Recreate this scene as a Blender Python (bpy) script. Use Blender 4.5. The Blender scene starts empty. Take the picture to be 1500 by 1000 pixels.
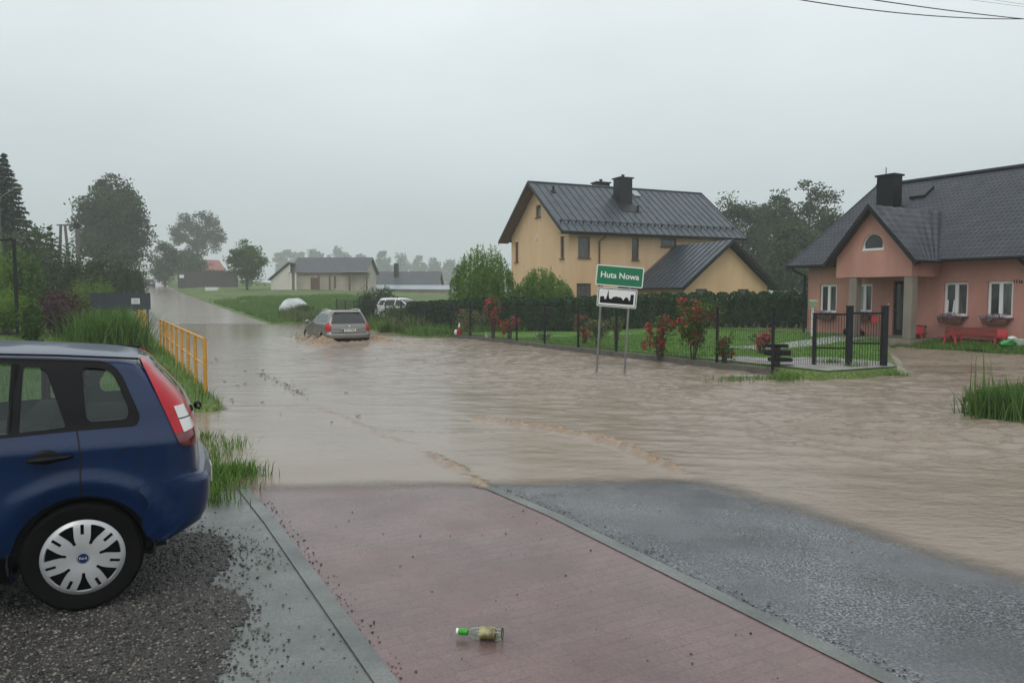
import bpy, bmesh, math, random
import numpy as np
from mathutils import Vector, Matrix
random.seed(7); RNG = np.random.default_rng(11)
SC = bpy.context.scene
COL = SC.collection
R = math.radians

# ------------------------------------------------------------------ helpers
def world_of(o):
    m = o.matrix_basis.copy()
    while o.parent is not None:
        o = o.parent
        m = o.matrix_basis @ m
    return m

def tag(o, label=None, cat=None, group=None, kind=None):
    if label: o['label'] = label
    if cat: o['category'] = cat
    if group: o['group'] = group
    if kind: o['kind'] = kind
    return o

def thing(name, label, cat, loc=(0, 0, 0), rz=0.0, group=None):
    o = bpy.data.objects.new(name, None); COL.objects.link(o)
    o.empty_display_size = 0.2
    o.location = loc; o.rotation_euler = (0, 0, rz)
    return tag(o, label, cat, group)

def link_mesh(name, me, parent=None, local=False):
    o = bpy.data.objects.new(name, me); COL.objects.link(o)
    if parent is not None:
        o.parent = parent
        if not local:
            me.transform(world_of(parent).inverted())
    return o

def copy_tree(o, parent=None):
    c = o.copy(); COL.objects.link(c); c.parent = parent
    for ch in o.children:
        copy_tree(ch, c)
    return c

class MB:
    """collects shapes; build() links them as one mesh object"""
    def __init__(s): s.v = []; s.f = []; s.m = []
    def add(s, vs, fs, mi=0):
        b = len(s.v); s.v.extend([tuple(v) for v in vs])
        for f in fs: s.f.append(tuple(b + i for i in f)); s.m.append(mi)
        return s
    def hexa(s, p, mi=0):          # p: 4 bottom (ccw) + 4 top
        return s.add(p, [(3, 2, 1, 0), (4, 5, 6, 7), (0, 1, 5, 4), (1, 2, 6, 5), (2, 3, 7, 6), (3, 0, 4, 7)], mi)
    def box(s, c, d, ax=None, mi=0):
        c = Vector(c)
        X, Y, Z = [Vector(a) for a in (ax or ((1, 0, 0), (0, 1, 0), (0, 0, 1)))]
        hx, hy, hz = d[0] / 2, d[1] / 2, d[2] / 2
        p = [c + X * (sx * hx) + Y * (sy * hy) + Z * (sz * hz) for sz in (-1, 1) for sx, sy in ((-1, -1), (1, -1), (1, 1), (-1, 1))]
        return s.hexa(p, mi)
    def tube(s, pts, rad, n=8, mi=0, cap=True):
        pts = [Vector(p) for p in pts]
        if not hasattr(rad, '__len__'): rad = [rad] * len(pts)
        b = len(s.v); prev = None
        for i, p in enumerate(pts):
            t = (pts[min(i + 1, len(pts) - 1)] - pts[max(i - 1, 0)]).normalized()
            if prev is None:
                a = Vector((0, 0, 1)) if abs(t.z) < 0.9 else Vector((1, 0, 0))
                u = t.cross(a).normalized()
            else:
                u = (prev - t * prev.dot(t)).normalized()
            prev = u; w = t.cross(u)
            for k in range(n):
                an = 2 * math.pi * k / n
                s.v.append(tuple(p + (u * math.cos(an) + w * math.sin(an)) * rad[i]))
        for i in range(len(pts) - 1):
            for k in range(n):
                k2 = (k + 1) % n
                s.f.append((b + i * n + k, b + i * n + k2, b + (i + 1) * n + k2, b + (i + 1) * n + k)); s.m.append(mi)
        if cap:
            s.f.append(tuple(b + k for k in reversed(range(n)))); s.m.append(mi)
            e = b + (len(pts) - 1) * n
            s.f.append(tuple(e + k for k in range(n))); s.m.append(mi)
        return s
    def lathe(s, c, axis, prof, n=24, mi=0):     # prof: (r, h) along axis
        c = Vector(c); t = Vector(axis).normalized()
        a = Vector((0, 0, 1)) if abs(t.z) < 0.9 else Vector((1, 0, 0))
        u = t.cross(a).normalized(); w = t.cross(u)
        b = len(s.v)
        for r, h in prof:
            for k in range(n):
                an = 2 * math.pi * k / n
                s.v.append(tuple(c + t * h + (u * math.cos(an) + w * math.sin(an)) * max(r, 1e-4)))
        for i in range(len(prof) - 1):
            for k in range(n):
                k2 = (k + 1) % n
                s.f.append((b + i * n + k, b + i * n + k2, b + (i + 1) * n + k2, b + (i + 1) * n + k)); s.m.append(mi)
        return s
    def prism(s, poly, off, mi=0):               # planar polygon (3D points) pushed by vector off
        off = Vector(off); n = len(poly)
        vs = [Vector(p) for p in poly] + [Vector(p) + off for p in poly]
        fs = [tuple(reversed(range(n))), tuple(range(n, 2 * n))] + [(i, (i + 1) % n, n + (i + 1) % n, n + i) for i in range(n)]
        return s.add(vs, fs, mi)
    def ball(s, c, r, n=8, mi=0, sq=(1, 1, 1)):
        prof = [(math.sin(math.pi * i / (n // 2 + 2)), -math.cos(math.pi * i / (n // 2 + 2))) for i in range(n // 2 + 3)]
        b = len(s.v); s.lathe((0, 0, 0), (0, 0, 1), prof, n, mi)
        for i in range(b, len(s.v)):
            v = s.v[i]; s.v[i] = (c[0] + v[0] * r * sq[0], c[1] + v[1] * r * sq[1], c[2] + v[2] * r * sq[2])
        return s
    def build(s, name, mats, parent=None, smooth=None, local=False, bevel=0):
        me = bpy.data.meshes.new(name); me.from_pydata(s.v, [], s.f)
        if not isinstance(mats, (list, tuple)): mats = [mats]
        for m in mats: me.materials.append(m)
        me.polygons.foreach_set('material_index', s.m)
        bm = bmesh.new(); bm.from_mesh(me)
        bmesh.ops.recalc_face_normals(bm, faces=bm.faces)
        if bevel:
            bmesh.ops.bevel(bm, geom=[e for e in bm.edges if len(e.link_faces) == 2 and e.calc_face_angle(0) > 0.6], offset=bevel, segments=2, affect='EDGES', clamp_overlap=True)
        bm.to_mesh(me); bm.free()
        o = link_mesh(name, me, parent, local)
        if smooth is not None: smooth_angle(me, smooth)
        return o

def smooth_angle(me, ang):
    me.polygons.foreach_set('use_smooth', [True] * len(me.polygons))
    me.set_sharp_from_angle(angle=R(ang))

def np_mesh(name, verts, quads=None, tris=None, mats=(), attrs=None, parent=None, smooth=False, local=False):
    me = bpy.data.meshes.new(name)
    verts = np.asarray(verts, np.float32); nv = len(verts)
    me.vertices.add(nv); me.vertices.foreach_set('co', verts.ravel())
    loops = []; starts = []; n = 0
    if quads is not None and len(quads):
        q = np.asarray(quads, np.int32); loops.append(q.ravel()); starts.append(np.arange(len(q)) * 4); n = len(q) * 4
    if tris is not None and len(tris):
        t = np.asarray(tris, np.int32); loops.append(t.ravel()); starts.append(n + np.arange(len(t)) * 3)
    lp = np.concatenate(loops).astype(np.int32); stt = np.concatenate(starts).astype(np.int32)
    me.loops.add(len(lp)); me.loops.foreach_set('vertex_index', lp)
    me.polygons.add(len(stt)); me.polygons.foreach_set('loop_start', stt)
    if smooth: me.polygons.foreach_set('use_smooth', np.ones(len(stt), bool))
    me.update(calc_edges=True); me.validate()
    for k, a in (attrs or {}).items():
        at = me.attributes.new(k, 'FLOAT', 'POINT'); at.data.foreach_set('value', np.asarray(a, np.float32).ravel())
    for m in mats: me.materials.append(m)
    return link_mesh(name, me, parent, local)

def grid_mesh(name, X, Y, Z, mats, keep=None, attrs=None, smooth=True):
    h, w = X.shape
    idx = np.arange(h * w).reshape(h, w)
    q = np.stack([idx[:-1, :-1], idx[:-1, 1:], idx[1:, 1:], idx[1:, :-1]], -1).reshape(-1, 4)
    V = np.stack([X, Y, Z], -1).reshape(-1, 3)
    if keep is not None:
        k = (keep[:-1, :-1] | keep[:-1, 1:] | keep[1:, 1:] | keep[1:, :-1]).ravel()
        q = q[k]
        used = np.zeros(h * w, bool); used[q.ravel()] = True
        re = np.cumsum(used) - 1
        q = re[q]; V = V[used]
        attrs = {k2: np.asarray(a).ravel()[used] for k2, a in (attrs or {}).items()}
    else:
        attrs = {k2: np.asarray(a).ravel() for k2, a in (attrs or {}).items()}
    return np_mesh(name, V, quads=q, mats=mats, attrs=attrs, smooth=smooth)

def vnoise(x, y, seed=0):
    x = np.asarray(x, float); y = np.asarray(y, float)
    xi = np.floor(x).astype(np.int64); yi = np.floor(y).astype(np.int64)
    fx = x - xi; fy = y - yi
    def hsh(a, b):
        h = (a * 374761393 + b * 668265263 + seed * 974634599) & 0xffffffff
        h = ((h ^ (h >> 13)) * 1274126177) & 0xffffffff
        return ((h ^ (h >> 16)) & 0xffff) / 65535.0
    u = fx * fx * (3 - 2 * fx); v = fy * fy * (3 - 2 * fy)
    a = hsh(xi, yi); b = hsh(xi + 1, yi); c = hsh(xi, yi + 1); d = hsh(xi + 1, yi + 1)
    return (a + (b - a) * u) * (1 - v) + (c + (d - c) * u) * v - 0.5

def fbm(x, y, seed=0, oct=4):
    r = 0; a = 1.0
    for i in range(oct):
        r = r + a * vnoise(x * 2 ** i + 17.3 * i, y * 2 ** i - 9.1 * i, seed + i); a *= 0.5
    return r

def sst(x, a=0.0, b=1.0):
    t = np.clip((np.asarray(x, float) - a) / (b - a), 0, 1)
    return t * t * (3 - 2 * t)

# ------------------------------------------------------------------ materials
def nodes_of(name):
    m = bpy.data.materials.new(name); m.use_nodes = True
    nt = m.node_tree; return m, nt, nt.nodes['Principled BSDF'], nt.links

def coords(nt, lk, scale, rot=0.0):
    tc = nt.nodes.new('ShaderNodeTexCoord'); mp = nt.nodes.new('ShaderNodeMapping')
    mp.inputs['Scale'].default_value = scale if hasattr(scale, '__len__') else (scale,) * 3
    mp.inputs['Rotation'].default_value = (0, 0, rot)
    lk.new(tc.outputs['Object'], mp.inputs['Vector']); return mp.outputs['Vector']

def noise_node(nt, lk, scale, detail=4, rough=0.6, stretch=(1, 1, 1), rot=0.0):
    n = nt.nodes.new('ShaderNodeTexNoise'); n.inputs['Scale'].default_value = scale
    n.inputs['Detail'].default_value = detail; n.inputs['Roughness'].default_value = rough
    lk.new(coords(nt, lk, stretch, rot), n.inputs['Vector']); return n

def ramp(nt, lk, src, stops):
    r = nt.nodes.new('ShaderNodeValToRGB'); el = r.color_ramp.elements
    while len(el) < len(stops): el.new(0.5)
    for e, (p, c) in zip(el, stops):
        e.position = p; e.color = tuple(c) + (1,) if len(c) == 3 else c
    lk.new(src, r.inputs['Fac']); return r.outputs['Color']

def mixc(nt, lk, fac, a, b, mode='MIX'):
    n = nt.nodes.new('ShaderNodeMix'); n.data_type = 'RGBA'; n.blend_type = mode
    for sock, v in ((n.inputs[0], fac), (n.inputs[6], a), (n.inputs[7], b)):
        if hasattr(v, 'links') or hasattr(v, 'is_linked'): lk.new(v, sock)
        elif hasattr(v, '__len__'): sock.default_value = tuple(v) + (1,)
        else: sock.default_value = v
    return n.outputs[2]

def mat(name, c, rough=0.6, c2=None, scale=3.0, lo=0.35, hi=0.65, stretch=(1, 1, 1), bump=None, metal=0.0, spec=0.5,
        rough2=None, rscale=2.0, coat=0.0, rot=0.0, fine=None, alpha=None, ior=None):
    m, nt, b, lk = nodes_of(name)
    b.inputs['Base Color'].default_value = tuple(c) + (1,)
    b.inputs['Roughness'].default_value = rough; b.inputs['Metallic'].default_value = metal
    b.inputs['Specular IOR Level'].default_value = spec
    if coat: b.inputs['Coat Weight'].default_value = coat; b.inputs['Coat Roughness'].default_value = 0.06
    out = None
    if c2 is not None:
        out = ramp(nt, lk, noise_node(nt, lk, scale, 5, 0.62, stretch, rot).outputs['Fac'], [(lo, c), (hi, c2)])
    if fine is not None:          # (scale, dark factor) fine grain
        g = ramp(nt, lk, noise_node(nt, lk, fine[0], 3, 0.7).outputs['Fac'], [(0.3, (fine[1],) * 3), (0.7, (2 - fine[1],) * 3)])
        out = mixc(nt, lk, 1.0, out if out is not None else tuple(c), g, 'MULTIPLY')
    if out is not None: lk.new(out, b.inputs['Base Color'])
    if rough2 is not None:
        n = noise_node(nt, lk, rscale, 4)
        rr = ramp(nt, lk, n.outputs['Fac'], [(0.38, (rough,) * 3), (0.62, (rough2,) * 3)])
        lk.new(rr, b.inputs['Roughness'])
    if bump:
        n = noise_node(nt, lk, bump[1], 4, 0.65, stretch if len(bump) > 3 else (1, 1, 1))
        bp = nt.nodes.new('ShaderNodeBump'); bp.inputs['Strength'].default_value = bump[0]; bp.inputs['Distance'].default_value = bump[2]
        lk.new(n.outputs['Fac'], bp.inputs['Height']); lk.new(bp.outputs['Normal'], b.inputs['Normal'])
    return m

def leaf_mat(name, c1, c2, trans=0.25, rough=0.55):
    m, nt, b, lk = nodes_of(name)
    at = nt.nodes.new('ShaderNodeAttribute'); at.attribute_name = 'var'
    colr = ramp(nt, lk, at.outputs['Fac'], [(0.0, c1), (1.0, c2)])
    lk.new(colr, b.inputs['Base Color']); b.inputs['Roughness'].default_value = rough
    b.inputs['Specular IOR Level'].default_value = 0.35
    t = nt.nodes.new('ShaderNodeBsdfTranslucent'); lk.new(colr, t.inputs['Color'])
    mx = nt.nodes.new('ShaderNodeMixShader'); mx.inputs[0].default_value = trans
    lk.new(b.outputs[0], mx.inputs[1]); lk.new(t.outputs[0], mx.inputs[2])
    lk.new(mx.outputs[0], nt.nodes['Material Output'].inputs['Surface'])
    return m

def glass_mat(name, tint=(0.35, 0.42, 0.4), fac=0.75):
    m, nt, b, lk = nodes_of(name)
    t = nt.nodes.new('ShaderNodeBsdfTransparent'); t.inputs['Color'].default_value = tuple(tint) + (1,)
    g = nt.nodes.new('ShaderNodeBsdfGlossy'); g.inputs['Roughness'].default_value = 0.03; g.inputs['Color'].default_value = (.9, .95, .95, 1)
    lw = nt.nodes.new('ShaderNodeLayerWeight'); lw.inputs['Blend'].default_value = 0.25
    fr = nt.nodes.new('ShaderNodeMapRange'); fr.inputs[3].default_value = 0.02; fr.inputs[4].default_value = 0.38; lk.new(lw.outputs['Fresnel'], fr.inputs[0])
    mx = nt.nodes.new('ShaderNodeMixShader')
    lk.new(fr.outputs[0], mx.inputs[0]); lk.new(t.outputs[0], mx.inputs[1]); lk.new(g.outputs[0], mx.inputs[2])
    lk.new(mx.outputs[0], nt.nodes['Material Output'].inputs['Surface'])
    return m
# ------------------------------------------------------------------ place: camera, road axes, ground height
CAM_H = 1.8; PITCH = math.atan(66 / 1100)
SN, CS = math.sin(R(28.2)), math.cos(R(28.2))
WL = -0.03                                        # flood level
def st(x, y): return -SN * x + CS * y, CS * x + SN * y
def bend(s): return np.clip((np.asarray(s, float) - 100) / 180, 0, 3) ** 2 * 7
def xy(s, t):
    return -SN * s + CS * t, CS * s + SN * t

def shore(x, y):
    A = y - 6.66 - 0.07 * (x + 2.5)
    B = (x - 1.45) * 0.842 + (y - 7.05) * 0.542 + 0.10 * np.sin(x * 2.3) * sst(x, 1.5, 2.5)
    d = 0.12 * np.logaddexp(A / 0.12, B / 0.12)
    return d + 0.10 * fbm(x * 1.3, y * 1.3, 3, 3) * sst(x, -2.4, -2.0)

def yard_edge(t): return np.interp(t, [0, 16.3, 23.0, 40], [11.0, 11.1, 16.2, 16.6])

def hgt(x, y):
    x = np.asarray(x, float); y = np.asarray(y, float)
    s, t = st(x, y)
    d = shore(x, y)
    z = np.clip(WL - 0.035 * d, WL - 0.28, 0.0)
    # left verge: above water, with one gap where the flood runs across
    gap = sst(y, 9.2, 9.8) * (1 - sst(y, 11.4, 11.9)) * sst(t, -2.2, -1.2)
    tuft = (1 - sst(y, 9.0, 9.6))
    tl = 0.95 - 0.55 * tuft + 0.9 * sst(y, 11.5, 12.1)
    left = sst(tl - t, -0.05, 0.4) * (1 - gap) * sst(y, 6.6, 7.2)
    zl = WL + 0.05 + 0.05 * sst(y, 11, 13) + 0.35 * sst(-t, 1.0, 9.0) * sst(y, 9, 16)
    z = z * (1 - left) + zl * left
    # right bank beyond the fence run, garden and yard
    edge = 11.9 + 0.9 * fbm(s * 0.21, 3.3 + 0 * s, 9, 3)
    tb = np.where(s > 31, edge, 13.62)
    sb = yard_edge(t)
    rb = sst(t, tb, tb + np.where(s > 31, 1.1, 0.12)) * sst(s, sb - 0.15, sb + 0.1)
    zr = WL + 0.15 + 0.23 * sst(t, 19, 24) * (1 - sst(s, 32, 45))
    z = z * (1 - rb) + zr * rb
    yard = sst(t, 13.0, 16.0) * (1 - sst(s, sb - 0.25, sb + 0.1))
    zy = WL - 0.05 + 0.05 * sst(t, 16, 21.0) + 0.36 * sst(t, 21.6, 24.4) + 0.03 * fbm(x * 0.5, y * 0.9, 21, 3)
    z = z * (1 - yard) + zy * yard
    isl = np.exp(-(((x - 9.2) / 1.5) ** 2 + ((y - 13.0) / 0.62) ** 2) ** 2)
    z = np.maximum(z, WL - 0.2 + 0.36 * isl * (1 + 0.3 * fbm(x * 1.5, y * 1.5, 5, 2)))
    gs = np.exp(-(((x - 5.3) / 0.9) ** 2 + ((y - 16.75) / 0.22) ** 2))
    z = np.maximum(z, WL - 0.1 + 0.14 * gs)
    # the land and the road rise slowly beyond 50 m
    k = np.interp(t, [-200, 30, 52, 110, 300], [0.041, 0.041, 0.025, 0.013, 0.008])
    yy = np.maximum(y - 46, 0)
    z = z + k * (yy ** 2 / (yy + 6.0))
    z = z + 0.05 * fbm(x * 0.25, y * 0.25, 63, 3) * sst(y, 43, 48) * (1 - sst(y, 60, 80))
    return z
def hz(x, y): return float(hgt(x, y))

def ray_ground(px, py, z=0.0):                     # where a line of sight meets the level z (used for laying out only)
    a = (px - 750) / 1100.0; b = (500 - py) / 1100.0
    dy = math.cos(PITCH) + b * math.sin(PITCH); dz = -math.sin(PITCH) + b * math.cos(PITCH)
    k = (z - CAM_H) / dz
    return a * k, dy * k
def at(px, Y):                                     # ground point seen in column px at distance Y
    return (px - 750) / 1100.0 * Y, Y

cam = bpy.data.cameras.new('camera'); cam.lens = 26.4; cam.sensor_width = 36; cam.clip_end = 3000; cam.clip_start = 0.05
co = bpy.data.objects.new('camera', cam); COL.objects.link(co)
co.location = (0, 0, CAM_H); co.rotation_euler = (math.pi / 2 - PITCH, 0, 0); SC.camera = co

# ------------------------------------------------------------------ light
w = bpy.data.worlds.new('World'); SC.world = w; w.use_nodes = True
nt = w.node_tree; lk = nt.links; bg = nt.nodes['Background']
SUN_EL, SUN_AZ = R(52), R(200)
sky = nt.nodes.new('ShaderNodeTexSky'); sky.sky_type = 'NISHITA'; sky.sun_disc = False
sky.sun_elevation = SUN_EL; sky.sun_rotation = SUN_AZ; sky.air_density = 1.0; sky.dust_density = 6.0; sky.ozone_density = 1.0
# closed rain cloud over the sky: a grey veil with soft unevenness, brighter overhead
tc = nt.nodes.new('ShaderNodeTexCoord')
sep = nt.nodes.new('ShaderNodeSeparateXYZ'); lk.new(tc.outputs['Generated'], sep.inputs[0])
cl = ramp(nt, lk, sep.outputs['Z'], [(0.0, (4.9, 5.5, 5.75)), (0.12, (5.6, 6.25, 6.5)), (0.36, (8.2, 8.85, 9.05)), (0.6, (9.5, 10.0, 10.2)), (1.0, (10.2, 10.5, 10.6))])
nz = nt.nodes.new('ShaderNodeTexNoise'); nz.inputs['Scale'].default_value = 1.6; nz.inputs['Detail'].default_value = 5
mp = nt.nodes.new('ShaderNodeMapping'); mp.inputs['Scale'].default_value = (1, 1, 2.6); lk.new(tc.outputs['Generated'], mp.inputs[0]); lk.new(mp.outputs[0], nz.inputs['Vector'])
var = ramp(nt, lk, nz.outputs['Fac'], [(0.3, (0.91, 0.91, 0.915)), (0.7, (1.09, 1.09, 1.09))])
cl = mixc(nt, lk, 1.0, cl, var, 'MULTIPLY')
tot = mixc(nt, lk, 0.93, sky.outputs[0], cl)
lk.new(tot, bg.inputs['Color']); bg.inputs['Strength'].default_value = 0.10
sun = bpy.data.lights.new('sun', 'SUN'); sun.energy = 0.6; sun.angle = R(25); sun.color = (1, 0.97, 0.92)
so = bpy.data.objects.new('sun', sun); COL.objects.link(so); so.location = (-20, -30, 60)
so.rotation_euler = Vector((math.sin(SUN_AZ) * math.cos(SUN_EL), math.cos(SUN_AZ) * math.cos(SUN_EL), math.sin(SUN_EL))).to_track_quat('Z', 'Y').to_euler()
SC.view_settings.view_transform = 'Standard'; SC.view_settings.look = 'None'; SC.view_settings.gamma = 1.0
SC.view_settings.exposure = 0.1
cy = SC.cycles
cy.use_denoising = True
try: cy.denoiser = 'OPENIMAGEDENOISE'; cy.denoising_prefilter = 'ACCURATE'; cy.denoising_input_passes = 'RGB_ALBEDO_NORMAL'
except Exception: pass
cy.max_bounces = 8; cy.diffuse_bounces = 3; cy.glossy_bounces = 4; cy.transparent_max_bounces = 24; cy.transmission_bounces = 4; cy.volume_bounces = 1
cy.sample_clamp_indirect = 6.0; cy.caustics_reflective = False; cy.caustics_refractive = False

# haze: rain-laden air
HB = MB(); HB.hexa([(-470, -40, -3), (380, -40, -3), (380, 620, -3), (-470, 620, -3), (-470, -40, 44), (380, -40, 44), (380, 620, 44), (-470, 620, 44)])
hm = bpy.data.materials.new('haze_air'); hm.use_nodes = True; hn = hm.node_tree
for n in list(hn.nodes):
    if n.type == 'BSDF_PRINCIPLED': hn.nodes.remove(n)
pv = hn.nodes.new('ShaderNodeVolumePrincipled'); pv.inputs['Density'].default_value = 0.0013
pv.inputs['Color'].default_value = (0.93, 0.97, 0.98, 1); pv.inputs['Anisotropy'].default_value = 0.0
hn.links.new(pv.outputs[0], hn.nodes['Material Output'].inputs['Volume'])
hz_o = HB.build('haze', hm); hz_o['kind'] = 'stuff'
tag(hz_o, 'grey rainy mist hanging over the whole valley', 'haze')

# ------------------------------------------------------------------ ground sheets
def seg(*a):
    out = []
    for (p, q, n) in a: out.append(np.linspace(p, q, n, endpoint=False))
    return np.concatenate(out + [np.array([a[-1][1]], float)])
def wet(name, c1, c2, scale, rough, rough2, bump, fine=None, rot=0.0, spec=0.5):
    return mat(name, c1, rough, c2, scale, bump=bump, rough2=rough2, rscale=1.3, fine=fine, rot=rot, spec=spec)
M_grass = mat('meadow', (0.075, 0.12, 0.030), 0.8, (0.13, 0.185, 0.05), 0.33, 0.36, 0.66, bump=(0.9, 9, 0.08), fine=(14, 0.45), spec=0.2)
M_lawn = mat('lawn_turf', (0.085, 0.19, 0.03), 0.8, (0.125, 0.25, 0.045), 0.9, 0.36, 0.66, bump=(0.8, 22, 0.04), fine=(30, 0.55), spec=0.2)
M_asph = wet('wet_asphalt', (0.050, 0.053, 0.056), (0.078, 0.081, 0.082), 0.9, 0.30, 0.52, (0.8, 95, 0.012), (130, 0.35))
M_conc = wet('wet_concrete', (0.080, 0.090, 0.084), (0.165, 0.177, 0.166), 1.2, 0.22, 0.45, (0.25, 35, 0.01), (60, 0.7))
M_grav = wet('wet_gravel', (0.040, 0.037, 0.034), (0.080, 0.075, 0.068), 3.0, 0.25, 0.5, (1.0, 60, 0.03), (75, 0.2))
M_mud = wet('wet_mud', (0.19, 0.15, 0.11), (0.27, 0.225, 0.17), 0.6, 0.22, 0.5, (0.5, 7, 0.05), (30, 0.7))
M_gpath = wet('garden_gravel', (0.20, 0.195, 0.185), (0.30, 0.29, 0.275), 1.2, 0.5, 0.8, (0.6, 40, 0.02), (45, 0.5))

xs = seg((-460, -120, 40), (-120, -40, 54), (-40, -6, 110), (-6, 14, 150), (14, 40, 60), (40, 110, 40), (110, 370, 30))
ys = seg((-35, 2, 40), (2, 22, 150), (22, 50, 120), (50, 120, 100), (120, 320, 70), (320, 610, 30))
X, Y = np.meshgrid(xs, ys); S, T = st(X, Y)
Z = hgt(X, Y)
Tb = T - bend(S)
vg = 0.9 * sst(Y, 11.4, 12.0)
inroad = sst(Tb, 1.0 + vg, 1.25 + vg) * (1 - sst(Tb, 9.25, 9.5)) * (1 - sst(S, 380, 400))
inlot = (1 - sst(T, 0.9, 1.1)) * sst(T, -12.2, -11.8) * (1 - sst(Y + 0.45 * T, 6.9, 7.2)) * (1 - sst(S, 7.3, 7.7))
inyard = sst(T, 12.6, 13.0) * (1 - sst(S, yard_edge(T) - 0.4, yard_edge(T) - 0.1)) * sst(S, 1.2, 1.5) * (1 - sst(T, 22.6, 23.0))
drop = np.maximum(np.maximum(inroad, inlot), inyard)
Z = Z - drop * (0.05 + 0.25 * sst(Y, 45, 140))
Z = Z + 0.05 * fbm(X * 0.35, Y * 0.35, 2, 3) * sst(Y, 34, 45) * (1 - inroad)
g = grid_mesh('ground', X, Y, Z, [M_grass]); tag(g, 'green meadow and verge sloping up to the misty fields', 'ground', kind='structure')

def strip(name, s_arr, t_arr, m, lift, label, cat, keepf=None, bent=True, kind='structure'):
    S_, T_ = np.meshgrid(s_arr, t_arr, indexing='ij')
    X_, Y_ = xy(S_, T_ + (bend(S_) if bent else 0))
    Z_ = hgt(X_, Y_) + lift
    keep = None if keepf is None else keepf(S_, T_, X_, Y_)
    # winding so that normals look up
    o = grid_mesh(name, X_[:, ::-1], Y_[:, ::-1], Z_[:, ::-1], [m], None if keep is None else keep[:, ::-1])
    return tag(o, label, cat, kind=kind)
s_long = seg((-14, 0, 20), (0, 14, 90), (14, 60, 90), (60, 140, 60), (140, 380, 70))

# road surface: wet asphalt that the flood has covered with a film of silt further up
m, nt, b, lk = nodes_of('flooded_road_asphalt')
nA = noise_node(nt, lk, 0.9, 5); nF = noise_node(nt, lk, 62, 3, 0.8); nM = noise_node(nt, lk, 0.35, 5, 0.6)
base = ramp(nt, lk, nA.outputs['Fac'], [(0.35, (0.125, 0.136, 0.148)), (0.65, (0.180, 0.192, 0.206))])
nP = noise_node(nt, lk, 1.1, 4, 0.6, (1, 1, 1)); pm_ = ramp(nt, lk, nP.outputs['Fac'], [(0.42, (0.25,) * 3), (0.6, (1.0,) * 3)])
spk = ramp(nt, lk, nF.outputs['Fac'], [(0.38, (0.22,) * 3), (0.5, (0.85,) * 3), (0.62, (2.5,) * 3)])
base = mixc(nt, lk, 1.0, base, mixc(nt, lk, pm_, (0.95, 0.95, 0.95), spk), 'MULTIPLY')
sx = nt.nodes.new('ShaderNodeSeparateXYZ'); tcx = nt.nodes.new('ShaderNodeTexCoord'); lk.new(tcx.outputs['Object'], sx.inputs[0])
mr = nt.nodes.new('ShaderNodeMapRange'); mr.inputs[1].default_value = 40; mr.inputs[2].default_value = 50; lk.new(sx.outputs['Y'], mr.inputs[0])
silt = ramp(nt, lk, nM.outputs['Fac'], [(0.3, (0.215, 0.172, 0.132)), (0.7, (0.27, 0.225, 0.178))])
lk.new(mixc(nt, lk, mr.outputs[0], base, silt), b.inputs['Base Color'])
rr = ramp(nt, lk, nA.outputs['Fac'], [(0.35, (0.20,) * 3), (0.65, (0.40,) * 3)]); lk.new(mixc(nt, lk, mr.outputs[0], rr, (0.17, 0.17, 0.17)), b.inputs['Roughness'])
ms = nt.nodes.new('ShaderNodeMapRange'); ms.inputs[1].default_value = 38; ms.inputs[2].default_value = 48; ms.inputs[3].default_value = 0.9; ms.inputs[4].default_value = 0.04; lk.new(sx.outputs['Y'], ms.inputs[0])
bp = nt.nodes.new('ShaderNodeBump'); bp.inputs['Strength'].default_value = 0.9; bp.inputs['Distance'].default_value = 0.02
lk.new(ms.outputs[0], bp.inputs['Strength']); lk.new(nF.outputs['Fac'], bp.inputs['Height']); lk.new(bp.outputs[0], b.inputs['Normal'])
M_road = m
strip('road', s_long, seg((3.215, 9.45, 24)), M_road, 0.004, 'wet grey asphalt road running up into the mist', 'road')

# pavement of small pink setts
m, nt, b, lk = nodes_of('pink_setts')
br = nt.nodes.new('ShaderNodeTexBrick'); br.inputs['Scale'].default_value = 1.0
br.inputs['Brick Width'].default_value = 0.20; br.inputs['Row Height'].default_value = 0.10; br.inputs['Mortar Size'].default_value = 0.005
br.inputs['Mortar Smooth'].default_value = 0.6; br.inputs['Bias'].default_value = -0.1
br.inputs['Color1'].default_value = (0.152, 0.093, 0.090, 1); br.inputs['Color2'].default_value = (0.166, 0.106, 0.103, 1); br.inputs['Mortar'].default_value = (0.128, 0.087, 0.082, 1)
lk.new(coords(nt, lk, 1.0, R(-28.2)), br.inputs['Vector'])
n1 = noise_node(nt, lk, 1.1, 6, 0.65); n2 = noise_node(nt, lk, 70, 3, 0.7)
c = mixc(nt, lk, 1.0, br.outputs['Color'], ramp(nt, lk, n1.outputs['Fac'], [(0.33, (0.78, 0.80, 0.82)), (0.68, (1.2, 1.17, 1.15))]), 'MULTIPLY')
c = mixc(nt, lk, 1.0, c, ramp(nt, lk, n2.outputs['Fac'], [(0.3, (0.75,) * 3), (0.7, (1.22,) * 3)]), 'MULTIPLY')
lk.new(c, b.inputs['Base Color'])
n3 = noise_node(nt, lk, 0.8, 5); lk.new(ramp(nt, lk, n3.outputs['Fac'], [(0.38, (0.17,) * 3), (0.62, (0.36,) * 3)]), b.inputs['Roughness'])
bp = nt.nodes.new('ShaderNodeBump'); bp.inputs['Strength'].default_value = 0.16; bp.inputs['Distance'].default_value = 0.004; bp.invert = True
lk.new(br.outputs['Fac'], bp.inputs['Height'])
bp2 = nt.nodes.new('ShaderNodeBump'); bp2.inputs['Strength'].default_value = 0.25; bp2.inputs['Distance'].default_value = 0.006
lk.new(n2.outputs['Fac'], bp2.inputs['Height']); lk.new(bp.outputs[0], bp2.inputs['Normal']); lk.new(bp2.outputs[0], b.inputs['Normal'])
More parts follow.
